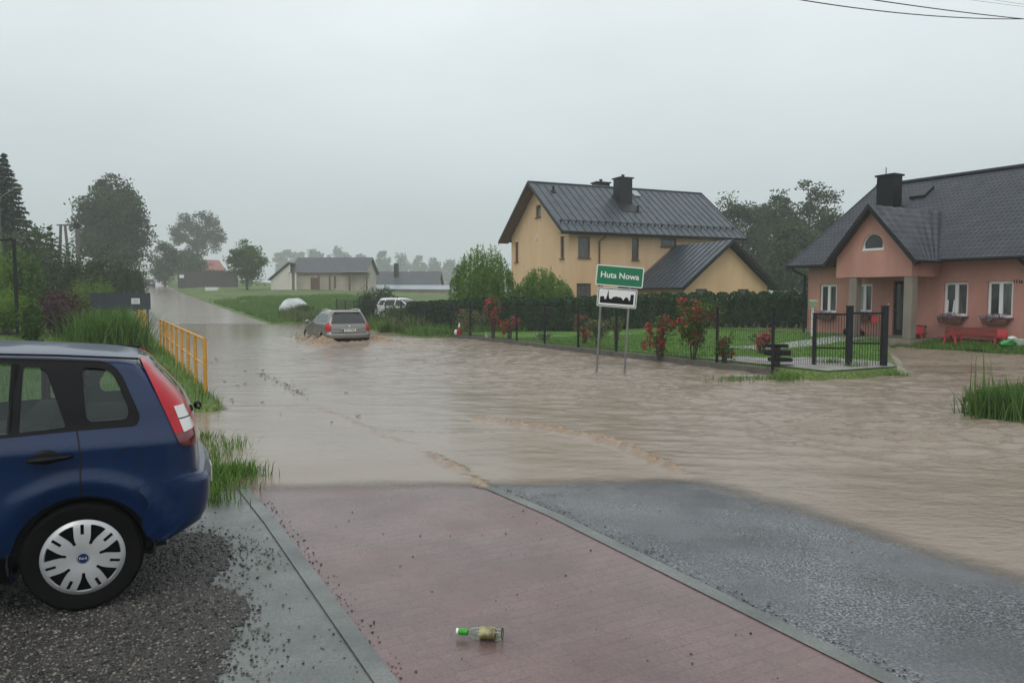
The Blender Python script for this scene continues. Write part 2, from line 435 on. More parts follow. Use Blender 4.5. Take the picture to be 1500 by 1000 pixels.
M_sett = m
strip('pavement', s_long, seg((1.13, 3.12, 12)), M_sett, 0.008, 'pavement of wet dusky pink paving setts', 'pavement', lambda S_, T_, X_, Y_: (Y_ < 11.6) | (T_ > 1.95))
strip('road_kerb', s_long, seg((3.115, 3.225, 3)), M_conc, 0.014, 'flush grey kerb line between setts and asphalt', 'kerb')
strip('pavement_kerb', s_long, seg((1.035, 1.135, 3)), M_conc, 0.016, 'narrow concrete edging between apron and pink setts', 'kerb', lambda S_, T_, X_, Y_: Y_ < 7.1)
lot_s = seg((-14, 0, 24), (0, 7.6, 90))
strip('concrete_apron', lot_s, seg((-0.9, 1.06, 30)), M_conc, 0.006, 'wet concrete apron beside the pavement', 'concrete apron', lambda S_, T_, X_, Y_: Y_ < 7.15)
def gk(S_, T_, X_, Y_):
    edge = 0.30 + 0.42 * fbm(X_ * 1.7, Y_ * 1.7, 31, 4) + 0.35 * np.exp(-((Y_ - 5.1) / 0.55) ** 2) + 0.25 * np.exp(-((Y_ - 4.2) / 0.35) ** 2) - 1.1 * sst(Y_, 6.0, 6.6)
    return (T_ < edge)
strip('gravel_lot', lot_s, seg((-12, -2, 20), (-2, 1.0, 90)), M_grav, 0.012, 'dark wet gravel parking place under the blue car', 'gravel lot', gk)
yS, yT = seg((1.3, 16.4, 70)), seg((12.8, 22.9, 60))
strip('yard', yS, yT, M_mud, 0.006, 'muddy half flooded yard before the pink house', 'yard', lambda S_, T_, X_, Y_: S_ < yard_edge(T_) - 0.1, False)
strip('lawn', seg((11.3, 31.5, 40)), seg((14.0, 24.4, 30)), M_lawn, 0.02, 'mown garden lawn behind the mesh fence', 'lawn', lambda S_, T_, X_, Y_: S_ > yard_edge(T_) + 0.7, False)
strip('garden_path', seg((11.35, 15.2, 16)), seg((14.1, 17.2, 12)), M_gpath, 0.03, 'pale gravel patch in the garden corner', 'path', lambda S_, T_, X_, Y_: (S_ + 0.6 * T_ - 24 + fbm(X_, Y_, 8, 3)) < 0, False)
M_slab = wet('pale_slabs', (0.34, 0.35, 0.36), (0.44, 0.45, 0.45), 1.0, 0.3, 0.5, (0.2, 20, 0.01), (40, 0.85))
strip('paved_path', seg((17.0, 18.4, 10)), seg((17.8, 23.6, 10)), M_slab, 0.03, 'pale paved strip on the lawn near the pink house', 'path', None, False)

# ------------------------------------------------------------------ flood water
m, nt, b, lk = nodes_of('muddy_flood')
b.inputs['IOR'].default_value = 1.33; b.inputs['Specular IOR Level'].default_value = 0.5
fo = nt.nodes.new('ShaderNodeAttribute'); fo.attribute_name = 'foam'
dp = nt.nodes.new('ShaderNodeAttribute'); dp.attribute_name = 'depth'
tu = nt.nodes.new('ShaderNodeAttribute'); tu.attribute_name = 'turb'
nA = noise_node(nt, lk, 0.28, 5, 0.6, (1, 2.2, 1), R(-20)); nB = noise_node(nt, lk, 11, 4, 0.65, (0.7, 1.25, 1), R(14)); nC = noise_node(nt, lk, 2.8, 5, 0.62, (0.6, 1.35, 1), R(10))
silt = ramp(nt, lk, nA.outputs['Fac'], [(0.3, (0.218, 0.170, 0.126)), (0.7, (0.272, 0.220, 0.170))])
nD = noise_node(nt, lk, 14, 5, 0.7)
foamc = ramp(nt, lk, nD.outputs['Fac'], [(0.35, (0.20, 0.125, 0.068)), (0.6, (0.38, 0.27, 0.17)), (0.8, (0.55, 0.46, 0.34))])
lk.new(mixc(nt, lk, fo.outputs['Fac'], silt, foamc), b.inputs['Base Color'])
mrr = nt.nodes.new('ShaderNodeMapRange'); mrr.inputs[3].default_value = 0.10; mrr.inputs[4].default_value = 0.55; lk.new(fo.outputs['Fac'], mrr.inputs[0]); lk.new(mrr.outputs[0], b.inputs['Roughness'])
b1 = nt.nodes.new('ShaderNodeBump'); b1.inputs['Distance'].default_value = 0.05; lk.new(nC.outputs['Fac'], b1.inputs['Height'])
b2 = nt.nodes.new('ShaderNodeBump'); b2.inputs['Distance'].default_value = 0.03; lk.new(nB.outputs['Fac'], b2.inputs['Height']); lk.new(b1.outputs[0], b2.inputs['Normal'])
lk.new(tu.outputs['Fac'], b1.inputs['Strength'])
m2 = nt.nodes.new('ShaderNodeMath'); m2.operation = 'MULTIPLY_ADD'; m2.inputs[1].default_value = 1.0; m2.inputs[2].default_value = 0.10; lk.new(tu.outputs['Fac'], m2.inputs[0]); lk.new(m2.outputs[0], b2.inputs['Strength'])
lk.new(b2.outputs[0], b.inputs['Normal'])
tr = nt.nodes.new('ShaderNodeBsdfTransparent'); mx = nt.nodes.new('ShaderNodeMixShader')
lk.new(dp.outputs['Fac'], mx.inputs[0]); lk.new(tr.outputs[0], mx.inputs[1]); lk.new(b.outputs[0], mx.inputs[2]); lk.new(mx.outputs[0], nt.nodes['Material Output'].inputs['Surface'])
M_water = m

xs = seg((-46, -14, 70), (-14, -4.5, 110), (-4.5, 8.5, 300), (8.5, 24, 150))
ys = seg((4.2, 5, 12), (5, 12, 190), (12, 20, 150), (20, 34, 150), (34, 62, 80))
X, Y = np.meshgrid(xs, ys); S, T = st(X, Y)
foam = np.zeros_like(X); ridge = np.zeros_like(X)
def crest(pix, hgt_, wid, fm, step, jag=0.06):
    """a standing wave along a line on the water"""
    global foam, ridge
    P = np.array([ray_ground(px, py, WL) for px, py in pix])
    best = np.full(X.shape, 9.0); sgn = np.zeros(X.shape); tt = np.zeros(X.shape); L = 0
    j = jag * fbm(X * 5, Y * 5, 44, 3)
    n = len(P) - 1
    for i in range(n):
        a, c = P[i], P[i + 1]; dvec = c - a; l2 = dvec @ dvec
        q = np.clip(((X - a[0]) * dvec[0] + (Y - a[1]) * dvec[1]) / l2, 0, 1)
        dx = X - a[0] - q * dvec[0]; dy = Y - a[1] - q * dvec[1]
        dd = np.sqrt(dx * dx + dy * dy)
        sd = np.where(dx * -dvec[1] + dy * dvec[0] > 0, 1, -1)
        u = best > dd
        best = np.where(u, dd, best); sgn = np.where(u, sd, sgn); tt = np.where(u, (i + q) / n, tt)
    d = best * sgn + j
    taper = sst(tt, 0, 0.15) * (1 - sst(tt, 0.85, 1.0))
    ridge += taper * hgt_ * np.exp(-(d / wid) ** 2) * (1 + 1.5 * fbm(X * 9, Y * 9, 71, 3))
    foam = np.maximum(foam, fm * taper * np.exp(-((d - 0.3 * wid) / (wid * 1.0)) ** 2) * np.clip(0.7 + 2.0 * fbm(X * 8, Y * 8, 77, 4), 0, 1))
crest([(660, 606), (720, 616), (790, 627), (850, 638), (905, 653), (950, 672), (985, 688), (1012, 700)], 0.055, 0.085, 1.0, 0)
crest([(622, 660), (640, 672), (662, 684), (690, 702), (720, 718)], 0.034, 0.06, 0.85, 0)
crest([(540, 629), (620, 634), (690, 635), (730, 633)], 0.014, 0.04, 0.45, 0)
crest([(462, 597), (490, 607), (525, 622), (570, 642), (610, 655)], 0.014, 0.05, 0.5, 0)
crest([(300, 594), (360, 596), (430, 594), (470, 596)], 0.010, 0.04, 0.4, 0)
turb = 0.06 + 0.94 * sst(T, 5.6 - 0.02 * Y, 8.6) * (0.55 + 0.45 * sst(fbm(X * 0.35, Y * 0.5, 12, 3), -0.25, 0.25))
turb = turb * (1 - 0.72 * sst(Y, 26, 46)) * (1 - 0.5 * sst(T, 14, 18))
turb = np.maximum(turb, 0.16 * sst(T, 3, 5) + 0.12 * sst(Y, 13, 20) * (1 - sst(Y, 24, 36)))
turb = turb * (1 - 0.8 * sst(Y, 24, 38) * (1 - sst(T, 9.5, 12)))
# the wagon ploughing through
CARX, CARY = -6.38, 29.4
cs_, ct_ = st(X - CARX, Y - CARY)                    # cs_ forward from the rear bumper, ct_ to its right
near = np.exp(-((np.abs(ct_) - 1.05) / 0.32) ** 2) * sst(cs_, -2.4, -0.2) * (1 - sst(cs_, 3.4, 4.6))
wake = np.exp(-((np.abs(ct_) - (1.0 - 0.35 * cs_)) / 0.45) ** 2) * sst(cs_, -5, -0.5) * (1 - sst(cs_, 0.0, 1.0))
bow = np.exp(-((cs_ - 4.5) / 0.35) ** 2) * np.exp(-(ct_ / 1.0) ** 2)
behind = np.exp(-((cs_ + 0.35) / 0.35) ** 2) * np.exp(-(ct_ / 0.85) ** 4)
carw = near + 0.6 * wake + bow + 0.5 * behind
ridge += carw * (0.11 + 0.28 * fbm(X * 3.4, Y * 3.4, 91, 4)).clip(0, 0.3)
foam = np.maximum(foam, np.clip(carw * (0.75 + 1.2 * fbm(X * 3, Y * 3, 95, 3)), 0, 0.9))
turb = np.maximum(turb, np.clip(carw, 0, 1))
amp = turb * sst(Y, 5, 9)
u_, v_ = X * math.cos(R(-8)) + Y * math.sin(R(-8)), -X * math.sin(R(-8)) + Y * math.cos(R(-8))
wav = 0.075 * fbm(u_ * 1.9 + 0.9 * fbm(u_ * .5, v_ * .5, 52, 2), v_ * 4.3, 51, 4) + 0.022 * fbm(u_ * 4.2, v_ * 6.5, 61, 3)
Z = WL + amp * wav * (1 - 0.5 * sst(Y, 30, 50)) + ridge
hg = hgt(X, Y)
dep = np.clip((Z - hg - 0.006) / 0.020, 0, 1); dep = dep * dep * (3 - 2 * dep)
dep = np.where(Y > 20, np.clip((Z - hg) / 0.10, 0, 1), dep)
keep = (hg < WL + 0.035)
wo = grid_mesh('flood_water', X, Y, Z, [M_water], keep, dict(foam=foam, depth=dep, turb=turb))
tag(wo, 'brown flood water covering the road and verge', 'water', kind='structure')
# ------------------------------------------------------------------ cars: a smooth hull, every part a thin shell of it cut by an outline
def pchip(tab):
    tab = np.array(tab, float); x = tab[:, 0]
    def one(y):
        h = np.diff(x); dl = np.diff(y) / h; m = np.zeros_like(y)
        for i in range(1, len(y) - 1):
            if dl[i - 1] * dl[i] > 0:
                w1, w2 = 2 * h[i] + h[i - 1], h[i] + 2 * h[i - 1]; m[i] = (w1 + w2) / (w1 / dl[i - 1] + w2 / dl[i])
        m[0], m[-1] = dl[0], dl[-1]
        def f(q):
            q = np.asarray(q, float); i = np.clip(np.searchsorted(x, q) - 1, 0, len(x) - 2)
            t = (q - x[i]) / h[i]
            return ((2 * t ** 3 - 3 * t ** 2 + 1) * y[i] + (t ** 3 - 2 * t ** 2 + t) * h[i] * m[i] + (-2 * t ** 3 + 3 * t ** 2) * y[i + 1] + (t ** 3 - t ** 2) * h[i] * m[i + 1])
        return f
    return [one(tab[:, k]) for k in range(1, tab.shape[1])]

class Hull:
    def __init__(s, tab, levels, axles, rw, flare=0.022, fr=0.5, sag=0.0, sag0=-0.6, bow_r=0.06, bow_f=0.16, cr=(0.13, 0.30), ns=64):
        s.f = pchip(tab); s.lv = np.array(levels); s.ax = axles; s.rw = rw; s.flare = flare; s.fr = fr
        s.sag = sag; s.sag0 = sag0; s.bow_r = bow_r; s.bow_f = bow_f; s.cr = cr; s.ns = ns; s.zt = tab[-1][0]; s.zb = tab[0][0]
    def mesh(s, o):
        uf, ur, W = [f(s.lv) for f in s.f]
        rings = []
        topw = sst(s.lv, s.zt - 0.14, s.zt)
        for z, a, r, w_, tw in zip(s.lv, uf, ur, W, topw):
            a, r, w_ = a - o, r + o, w_ + o
            crr, crf = min(s.cr[0], w_ * 0.5), min(s.cr[1], w_ * 0.6)
            lf = (r - a)
            crr, crf = min(crr, lf * 0.25), min(crf, lf * 0.25)
            pts = []
            nb, nc = 9, 7
            ub = np.linspace(-1, 1, nb)
            # rear edge, from right (-w) to left (+w)
            for b_ in ub[:-1]: pts.append((r - s.bow_r * 0 , b_ * (w_ - crr)))
            for k in range(nc): an = math.pi / 2 * k / nc; pts.append((r - crr + crr * math.cos(an), w_ - crr + crr * math.sin(an)))
            for q in np.linspace(0, 1, s.ns): pts.append((r - crr - q * (lf - crr - crf), w_))
            for k in range(1, nc + 1): an = math.pi / 2 * k / nc; pts.append((a + crf - crf * math.sin(an), w_ - crf + crf * math.cos(an)))
            for b_ in -ub[1:-1]: pts.append((a, b_ * (w_ - crf)))
            for k in range(nc + 1): an = math.pi / 2 * k / nc; pts.append((a + crf - crf * math.cos(an), -(w_ - crf) - crf * math.sin(an)))
            for q in np.linspace(0, 1, s.ns)[1:]: pts.append((a + crf + q * (lf - crr - crf), -w_))
            for k in range(1, nc): an = math.pi / 2 * k / nc; pts.append((r - crr + crr * math.sin(an), -(w_ - crr) - crr * math.cos(an)))
            p = np.array(pts)
            u, y = p[:, 0].copy(), p[:, 1].copy()
            yn = np.abs(y) / max(w_, .01)
            um = (a + r) / 2
            q_ = (u - um) / max((r - a) / 2, .01)
            u = np.where(q_ > 0, u - s.bow_r * yn ** 2 * q_ ** 4, u + s.bow_f * yn ** 2 * q_ ** 4)     # bowed ends in plan
            zz = np.full_like(u, z + o * tw) - (o * (1 - tw) if z <= s.zb + 1e-6 else 0)
            for ac in s.ax:                                                            # wheel arch flares
                rr = np.hypot(u - ac, z - s.rw)
                side = sst(yn, 0.9, 0.97)
                bump_ = s.flare * (1 - sst(rr, s.fr - 0.055, s.fr + 0.004)) * side
                y = y + np.sign(y) * (bump_ - s.flare * 1.1 * (1 - sst(rr, s.fr - 0.155, s.fr - 0.06)) * side)
            zz = zz - s.sag * np.clip((u - s.sag0) / (-s.sag0 + 0.35), 0, 1.2) ** 1.6 * np.clip((z - 1.05) / 0.4, 0, 1)
            rings.append(np.stack([u, y, zz], -1))
        n = len(rings[0]); V = np.concatenate(rings); F = []
        for i in range(len(rings) - 1):
            for k in range(n):
                k2 = (k + 1) % n
                F.append((i * n + k, i * n + k2, (i + 1) * n + k2, (i + 1) * n + k))
        b = len(rings) - 1
        cV = [rings[0].mean(0), rings[b].mean(0)]; c0 = len(V); V = np.concatenate([V, np.array(cV)])
        for k in range(n):
            F.append((c0, (k + 1) % n, k)); F.append((c0 + 1, b * n + k, b * n + (k + 1) % n))
        return V, F
    def shell(s, o1, o2):
        V1, F1 = s.mesh(o1); V2, F2 = s.mesh(o2); n = len(V1)
        me = bpy.data.meshes.new('shell')
        me.from_pydata(np.concatenate([V1, V2]).tolist(), [], F1 + [tuple(n + i for i in reversed(f)) for f in F2]); me.update()
        return me

def prism_me(poly, y0, y1, axis='y'):
    """poly in (u, z) pushed along y; or in (y, z) pushed along u"""
    n = len(poly)
    if axis == 'y': vs = [(p[0], y, p[1]) for y in (y0, y1) for p in poly]
    elif axis == 'u': vs = [(u, p[0], p[1]) for u in (y0, y1) for p in poly]
    else: vs = [(p[0], p[1], z) for z in (y0, y1) for p in poly]
    fs = [tuple(range(n)), tuple(reversed(range(n, 2 * n)))] + [((i + 1) % n, i, n + i, n + (i + 1) % n) for i in range(n)]
    me = bpy.data.meshes.new('p'); me.from_pydata(vs, [], fs)
    bm = bmesh.new(); bm.from_mesh(me); bmesh.ops.recalc_face_normals(bm, faces=bm.faces); bm.to_mesh(me); bm.free()
    return me

def boolean(me, ops):
    """ops: list of ('DIFFERENCE'|'INTERSECT', mesh)"""
    o = bpy.data.objects.new('tmp', me); COL.objects.link(o); tmp = [o]
    for op, cm in ops:
        c = bpy.data.objects.new('tmpc', cm); COL.objects.link(c); tmp.append(c)
        md = o.modifiers.new('b', 'BOOLEAN'); md.operation = op; md.object = c; md.solver = 'EXACT'
    dg = bpy.context.evaluated_depsgraph_get(); dg.update()
    r = bpy.data.meshes.new_from_object(o.evaluated_get(dg), depsgraph=dg)
    for t in tmp: bpy.data.objects.remove(t, do_unlink=True)
    r.materials.clear()
    return r

def part(name, me, m, parent, ang=32, label=None):
    for mm in (m if isinstance(m, (list, tuple)) else [m]): me.materials.append(mm)
    o = bpy.data.objects.new(name, me); COL.objects.link(o); o.parent = parent
    smooth_angle(me, ang)
    if label: o['label'] = label
    return o

def rnd(poly, r=0.03, n=4):
    """round the corners of an outline"""
    out = []; N = len(poly); P = [Vector(p) for p in poly]
    for i in range(N):
        a, b_, c = P[i - 1], P[i], P[(i + 1) % N]
        d1, d2 = (a - b_), (c - b_); rr = min(r, d1.length * .45, d2.length * .45)
        p1, p2 = b_ + d1.normalized() * rr, b_ + d2.normalized() * rr
        for k in range(n + 1):
            t = k / n; q = p1 * (1 - t) ** 2 + b_ * 2 * t * (1 - t) + p2 * t * t; out.append((q.x, q.y))
    return out
def circ(c, r, n=40): return [(c[0] + r * math.cos(2 * math.pi * k / n), c[1] + r * math.sin(2 * math.pi * k / n)) for k in range(n)]
def thick_line(pts, w_):
    P = [Vector(p) for p in pts]; L, Rr = [], []
    for i, p in enumerate(P):
        t = (P[min(i + 1, len(P) - 1)] - P[max(i - 1, 0)]).normalized(); nn = Vector((-t.y, t.x)) * w_ / 2
        L.append(tuple(p + nn)); Rr.append(tuple(p - nn))
    return L + Rr[::-1]

M_blue = mat('blue_car_paint', (0.0010, 0.0160, 0.064), 0.30, (0.0016, 0.0192, 0.076), 2.0, metal=0.0, spec=0.25, coat=0.45, fine=(90, 0.85), bump=(0.10, 160, 0.004))
M_silver = mat('taupe_silver_paint', (0.20, 0.185, 0.175), 0.32, (0.23, 0.215, 0.20), 2.0, metal=0.6, coat=0.6)
M_whitep = mat('white_car_paint', (0.72, 0.74, 0.74), 0.3, coat=0.6)
M_greyp = mat('dull_grey_paint', (0.07, 0.09, 0.09), 0.35, coat=0.4)
M_blackp = mat('black_trim', (0.003, 0.003, 0.0035), 0.4, spec=0.18)
M_rubber = mat('tyre_rubber', (0.005, 0.005, 0.005), 0.7, (0.008, 0.0075, 0.007), 6, bump=(0.3, 60, 0.004), spec=0.1)
M_hub = mat('silver_hubcap', (0.50, 0.51, 0.52), 0.38, (0.58, 0.59, 0.60), 7, metal=0.35)
M_dark = mat('dark_cavity', (0.006, 0.006, 0.007), 0.8)
M_seat = mat('seat_fabric', (0.016, 0.016, 0.018), 0.9)
M_glass = glass_mat('tinted_glass', (0.84, 0.89, 0.87))
M_dglass = mat('dark_rear_glass', (0.012, 0.018, 0.018), 0.05, spec=0.7)
M_red = mat('red_lens', (0.46, 0.006, 0.016), 0.18, (0.36, 0.004, 0.012), 6, spec=0.4)
M_dred = mat('dark_red_lens', (0.12, 0.005, 0.008), 0.12, coat=0.6)
M_wlens = mat('white_lens', (0.62, 0.62, 0.60), 0.18, coat=0.6)
M_chrome = mat('chrome', (0.75, 0.75, 0.74), 0.12, metal=1.0)
M_plate = mat('plate_white', (0.78, 0.78, 0.74), 0.4)
M_navy = mat('badge_blue', (0.010, 0.022, 0.11), 0.25)
M_white = mat('white_paint', (0.78, 0.79, 0.78), 0.45)
M_black = mat('black_paint', (0.007, 0.007, 0.008), 0.5, spec=0.2)

def text_mesh(txt, size, depth=0.002, bold=0.0, align='CENTER'):
    cu = bpy.data.curves.new('txt', 'FONT'); cu.body = txt; cu.size = size; cu.extrude = depth; cu.offset = bold
    cu.align_x = align; cu.align_y = 'CENTER'; cu.resolution_u = 3
    o = bpy.data.objects.new('txt', cu); COL.objects.link(o)
    dg = bpy.context.evaluated_depsgraph_get(); dg.update()
    me = bpy.data.meshes.new_from_object(o.evaluated_get(dg), depsgraph=dg)
    bpy.data.objects.remove(o, do_unlink=True); me.materials.clear()
    return me

def hubcap_mesh(Rr, spokes=7):
    """dished plastic wheel cover: broad spokes, each with a slot near the rim"""
    bm = bmesh.new()
    rad = [0.16, 0.30, 0.40, 0.52, 0.64, 0.74, 0.82, 0.885, 0.915, 0.96, 1.0]
    def hh(r): return 0.020 + 0.018 * (1 - (r - 0.45) ** 2 / 0.4) if r < 0.9 else 0.016 * (1 - (r - .9) / .1) + 0.012
    KS, KO = 5, 4
    grid = []; per = 2 * math.pi / spokes
    for r in rad:
        half = min(math.asin(min(0.19 / max(r, .2), 1)) + 0.02 * r, per * 0.40) if r > .2 else per * 0.40
        ring = []
        for sp in range(spokes):
            a0 = sp * per + math.pi / 2
            for k in range(KS): ring.append((r, a0 - half + 2 * half * k / KS))
            for k in range(KO): ring.append((r, a0 + half + (per - 2 * half) * k / KO))
        grid.append([bm.verts.new((r_ * Rr * math.cos(a), r_ * Rr * math.sin(a), hh(r_) * Rr / 0.205)) for r_, a in ring])
    n = len(grid[0])
    for i in range(len(rad) - 1):
        for k in range(n):
            kk = k % (KS + KO); mid = (rad[i] + rad[i + 1]) / 2
            if kk >= KS and 0.40 < mid < 0.885: continue
            if kk == 2 and 0.66 < mid < 0.90: continue
            bm.faces.new((grid[i][k], grid[i][(k + 1) % n], grid[i + 1][(k + 1) % n], grid[i + 1][k]))
    bm.normal_update()
    bmesh.ops.solidify(bm, geom=bm.faces[:], thickness=0.010)
    bmesh.ops.recalc_face_normals(bm, faces=bm.faces)
    me = bpy.data.meshes.new('hubcap'); bm.to_mesh(me); bm.free(); return me

def wheel(parent, u, y, r, side, capmesh, capmat, badge=True, tw=0.195, rim=0.66):
    """side +1: outer face looks towards +y"""
    mb = MB(); h = tw / 2
    prof = [(r * rim, -h * .8), (r * 0.78, -h), (r * 0.93, -h), (r * .985, -h * .82), (r, -h * .5), (r, h * .5), (r * .985, h * .82), (r * .93, h), (r * .78, h), (r * rim, h * .82), (r * rim, h * .3), (r * rim, -h * .8)]
    mb.lathe((u, y, r), (0, side, 0), prof, 48)
    wo_ = mb.build('wheel', M_rubber, parent, 40, local=True)
    d = MB(); d.lathe((u, y, r), (0, side, 0), [(0, h * .25), (r * rim * .98, h * .25), (r * rim * .98, h * .05)], 32); d.build('brake_disc', M_dark, wo_, 40, local=True)
    cm = capmesh.copy()
    rot = Matrix.Translation((u, y + side * (h * .62), r)) @ (Matrix.Rotation(-math.pi / 2 * side, 4, 'X'))
    cm.transform(rot)
    if side > 0: cm.transform(Matrix.Translation((u, 0, 0)) @ Matrix.Scale(1, 4) @ Matrix.Translation((-u, 0, 0)))
    part('hubcap', cm, capmat, wo_, 35)
    if badge:
        yy = y + side * (h * .62 + 0.040)
        b = MB(); b.lathe((u, y + side * h * .62, r), (0, side, 0), [(0, .046), (.030, .045), (.036, .036), (.05, .026), (.052, .0)], 28)
        b.build('hub_centre', capmat, wo_, 40, local=True)
        n = MB(); n.lathe((u, y + side * h * .62, r), (0, side, 0), [(0, .0495), (.026, .0485), (.027, .044)], 28); bo = n.build('badge', M_navy, wo_, 40, local=True)
        tm = text_mesh('Ford', 0.020, 0.0005)
        tm.transform(Matrix.Translation((u, y + side * (h * .62 + .0502), r)) @ Matrix.Rotation(math.pi / 2, 4, 'X') if side < 0 else Matrix.Translation((u, y + side * (h * .62 + .0502), r)) @ Matrix.Rotation(math.pi, 4, 'Z') @ Matrix.Rotation(math.pi / 2, 4, 'X'))
        part('badge_script', tm, M_white, bo, 30)
    return wo_

# ---- blue hatchback, parked square to the road. local x: towards the rear, local +y: its RIGHT side away from us is -y below
tab = [  # z, front, rear, half width
    (0.20, -3.10, 0.36, 0.74), (0.30, -3.24, 0.43, 0.785), (0.37, -3.29, 0.545, 0.805), (0.43, -3.31, 0.640, 0.818), (0.56, -3.32, 0.688, 0.834), (0.69, -3.30, 0.692, 0.845),
    (0.715, -3.29, 0.670, 0.845), (0.74, -3.28, 0.655, 0.844), (0.80, -3.20, 0.653, 0.845), (0.86, -3.05, 0.650, 0.848), (0.93, -2.78, 0.646, 0.853), (0.945, -2.66, 0.645, 0.849), (0.98, -2.42, 0.638, 0.831), (1.02, -2.22, 0.628, 0.810), (1.05, -2.14, 0.618, 0.796),
    (1.17, -1.98, 0.580, 0.764), (1.32, -1.74, 0.500, 0.712), (1.43, -1.52, 0.425, 0.672), (1.475, -1.40, 0.392, 0.648), (1.505, -1.25, 0.350, 0.600), (1.525, -1.10, 0.270, 0.50), (1.54, -0.95, 0.12, 0.34)]
lv = [0.20, 0.25, 0.30, 0.37, 0.43, 0.49, 0.56, 0.62, 0.66, 0.69, 0.703, 0.715, 0.728, 0.74, 0.77, 0.80, 0.83, 0.86, 0.895, 0.915, 0.93, 0.945, 0.96, 0.98, 1.0, 1.02, 1.05, 1.09, 1.13, 1.17, 1.22, 1.27, 1.32, 1.375, 1.43, 1.455, 1.475, 1.49, 1.505, 1.515, 1.525, 1.533, 1.54]
PH = R(26)
car = thing('parked_car', 'dark blue hatchback parked on the gravel with its tail to the pavement', 'car', (-2.794, 4.921, 0.012), 0)
# local frame: x = to the rear, y = away from the camera (the near side is y < 0)
car.rotation_euler = (0, 0, PH)
BH = Hull(tab, lv, (0.0, -2.485), 0.312, flare=0.024, fr=0.502, sag=0.105, sag0=-1.6)
quarter = rnd([(0.016, 1.378), (0.120, 1.366), (0.165, 1.345), (0.200, 1.275), (0.252, 1.130), (0.240, 1.080), (0.060, 1.074), (0.034, 1.100)], 0.03)
door_gl = rnd([(-0.272, 1.392), (-0.190, 1.386), (-0.160, 1.360), (-0.064, 1.054), (-0.290, 1.043)], 0.018)
rear_dg = rnd([(-0.90, 1.425), (-0.305, 1.410), (-0.325, 1.040), (-0.98, 1.020)], 0.02)
front_dg = rnd([(-1.46, 1.405), (-1.06, 1.425), (-1.08, 1.018), (-2.02, 1.000)], 0.03)
band = rnd([(-1.62, 1.405), (-1.30, 1.452), (-0.60, 1.458), (-0.133, 1.434), (0.110, 1.412), (0.176, 1.385), (0.222, 1.320), (0.312, 1.090), (0.292, 1.038), (0.0, 1.034), (-0.4, 1.020), (-2.12, 0.985)], 0.025)
wind = [(-0.62, 1.46), (0.62, 1.46), (0.74, 1.03), (-0.74, 1.03)]
rearw = rnd([(-0.56, 1.43), (0.56, 1.43), (0.64, 1.03), (-0.64, 1.03)], 0.04)
cuts = [prism_me(p, -1.2, 1.2) for p in (quarter, door_gl, rear_dg, front_dg)]
arches = [prism_me(circ((0.0, 0.315), 0.352, 48), -1.2, 1.2), prism_me(circ((-2.485, 0.315), 0.352, 48), -1.2, 1.2)]
rw_cut = prism_me(rearw, 0.30, 1.2, 'u'); wd_cut = prism_me(wind, -2.6, -1.2, 'u')
body = boolean(BH.shell(0.0, -0.028), [('DIFFERENCE', c) for c in cuts + arches + [rw_cut, wd_cut]])
part('body', body, M_blue, car, 28)
trim = boolean(BH.shell(0.003, -0.010), [('INTERSECT', prism_me(band, -1.2, 1.2))] + [('DIFFERENCE', prism_me(p, -1.2, 1.2)) for p in (quarter, door_gl, rear_dg, front_dg)] + [('DIFFERENCE', prism_me([(-2.6, -.735), (-1.5, -.60), (-1.5, .60), (-2.6, .735)], 0.9, 1.6, 'z'))])
part('window_trim', trim, M_blackp, car, 28)
def grow(p, e):
    c = Vector((sum(q[0] for q in p) / len(p), sum(q[1] for q in p) / len(p)))
    return [tuple(Vector(q) + (Vector(q) - c).normalized() * e) for q in p]
for nm, p in (('quarter_window', quarter), ('rear_door_window', door_gl), ('rear_door_window', rear_dg), ('front_door_window', front_dg)):
    for y0, y1 in ((-1.2, -0.3), (0.3, 1.2)):
        part(nm, boolean(BH.shell(-0.008, -0.013), [('INTERSECT', prism_me(grow(p, 0.008), y0, y1))]), M_glass, car, 28)
part('rear_window', boolean(BH.shell(0.004, -0.012), [('INTERSECT', prism_me(grow(rearw, 0.03), 0.30, 1.2, 'u'))]), M_dglass, car, 28)
part('windscreen', boolean(BH.shell(-0.006, -0.012), [('INTERSECT', prism_me(grow(wind, 0.01), -2.6, -1.2, 'u'))]), M_glass, car, 28)
light = rnd([(0.300, 1.452), (0.381, 1.262), (0.463, 1.056), (0.513, 0.925), (0.545, 0.905), (0.610, 0.900), (0.640, 0.960), (0.616, 1.021), (0.552, 1.171), (0.462, 1.330), (0.380, 1.448)], 0.012, 2)
whitel = [(0.491, 1.134), (0.548, 1.134), (0.608, 1.000), (0.541, 0.985)]
lowl = [(0.46, 0.985), (0.68, 0.985), (0.68, 0.88), (0.46, 0.88)]
for y0, y1 in ((-1.2, -0.42), (0.42, 1.2)):
    tl = part('tail_light', boolean(BH.shell(0.010, -0.014), [('INTERSECT', prism_me(light, y0, y1)), ('DIFFERENCE', prism_me(whitel, -1.2, 1.2)), ('DIFFERENCE', prism_me(lowl, -1.2, 1.2))]), M_red, car, 28)
    wl_ = boolean(BH.shell(0.012, -0.012), [('INTERSECT', prism_me(whitel, y0, y1)), ('DIFFERENCE', prism_me([(0.50, 1.064), (0.62, 1.070), (0.62, 1.062), (0.50, 1.056)], -1.2, 1.2))])
    part('reversing_lens', wl_, M_wlens, tl, 28)
    part('lower_lens', boolean(BH.shell(0.009, -0.012), [('INTERSECT', prism_me(light, y0, y1)), ('INTERSECT', prism_me(lowl, -1.2, 1.2))]), M_dred, tl, 28)
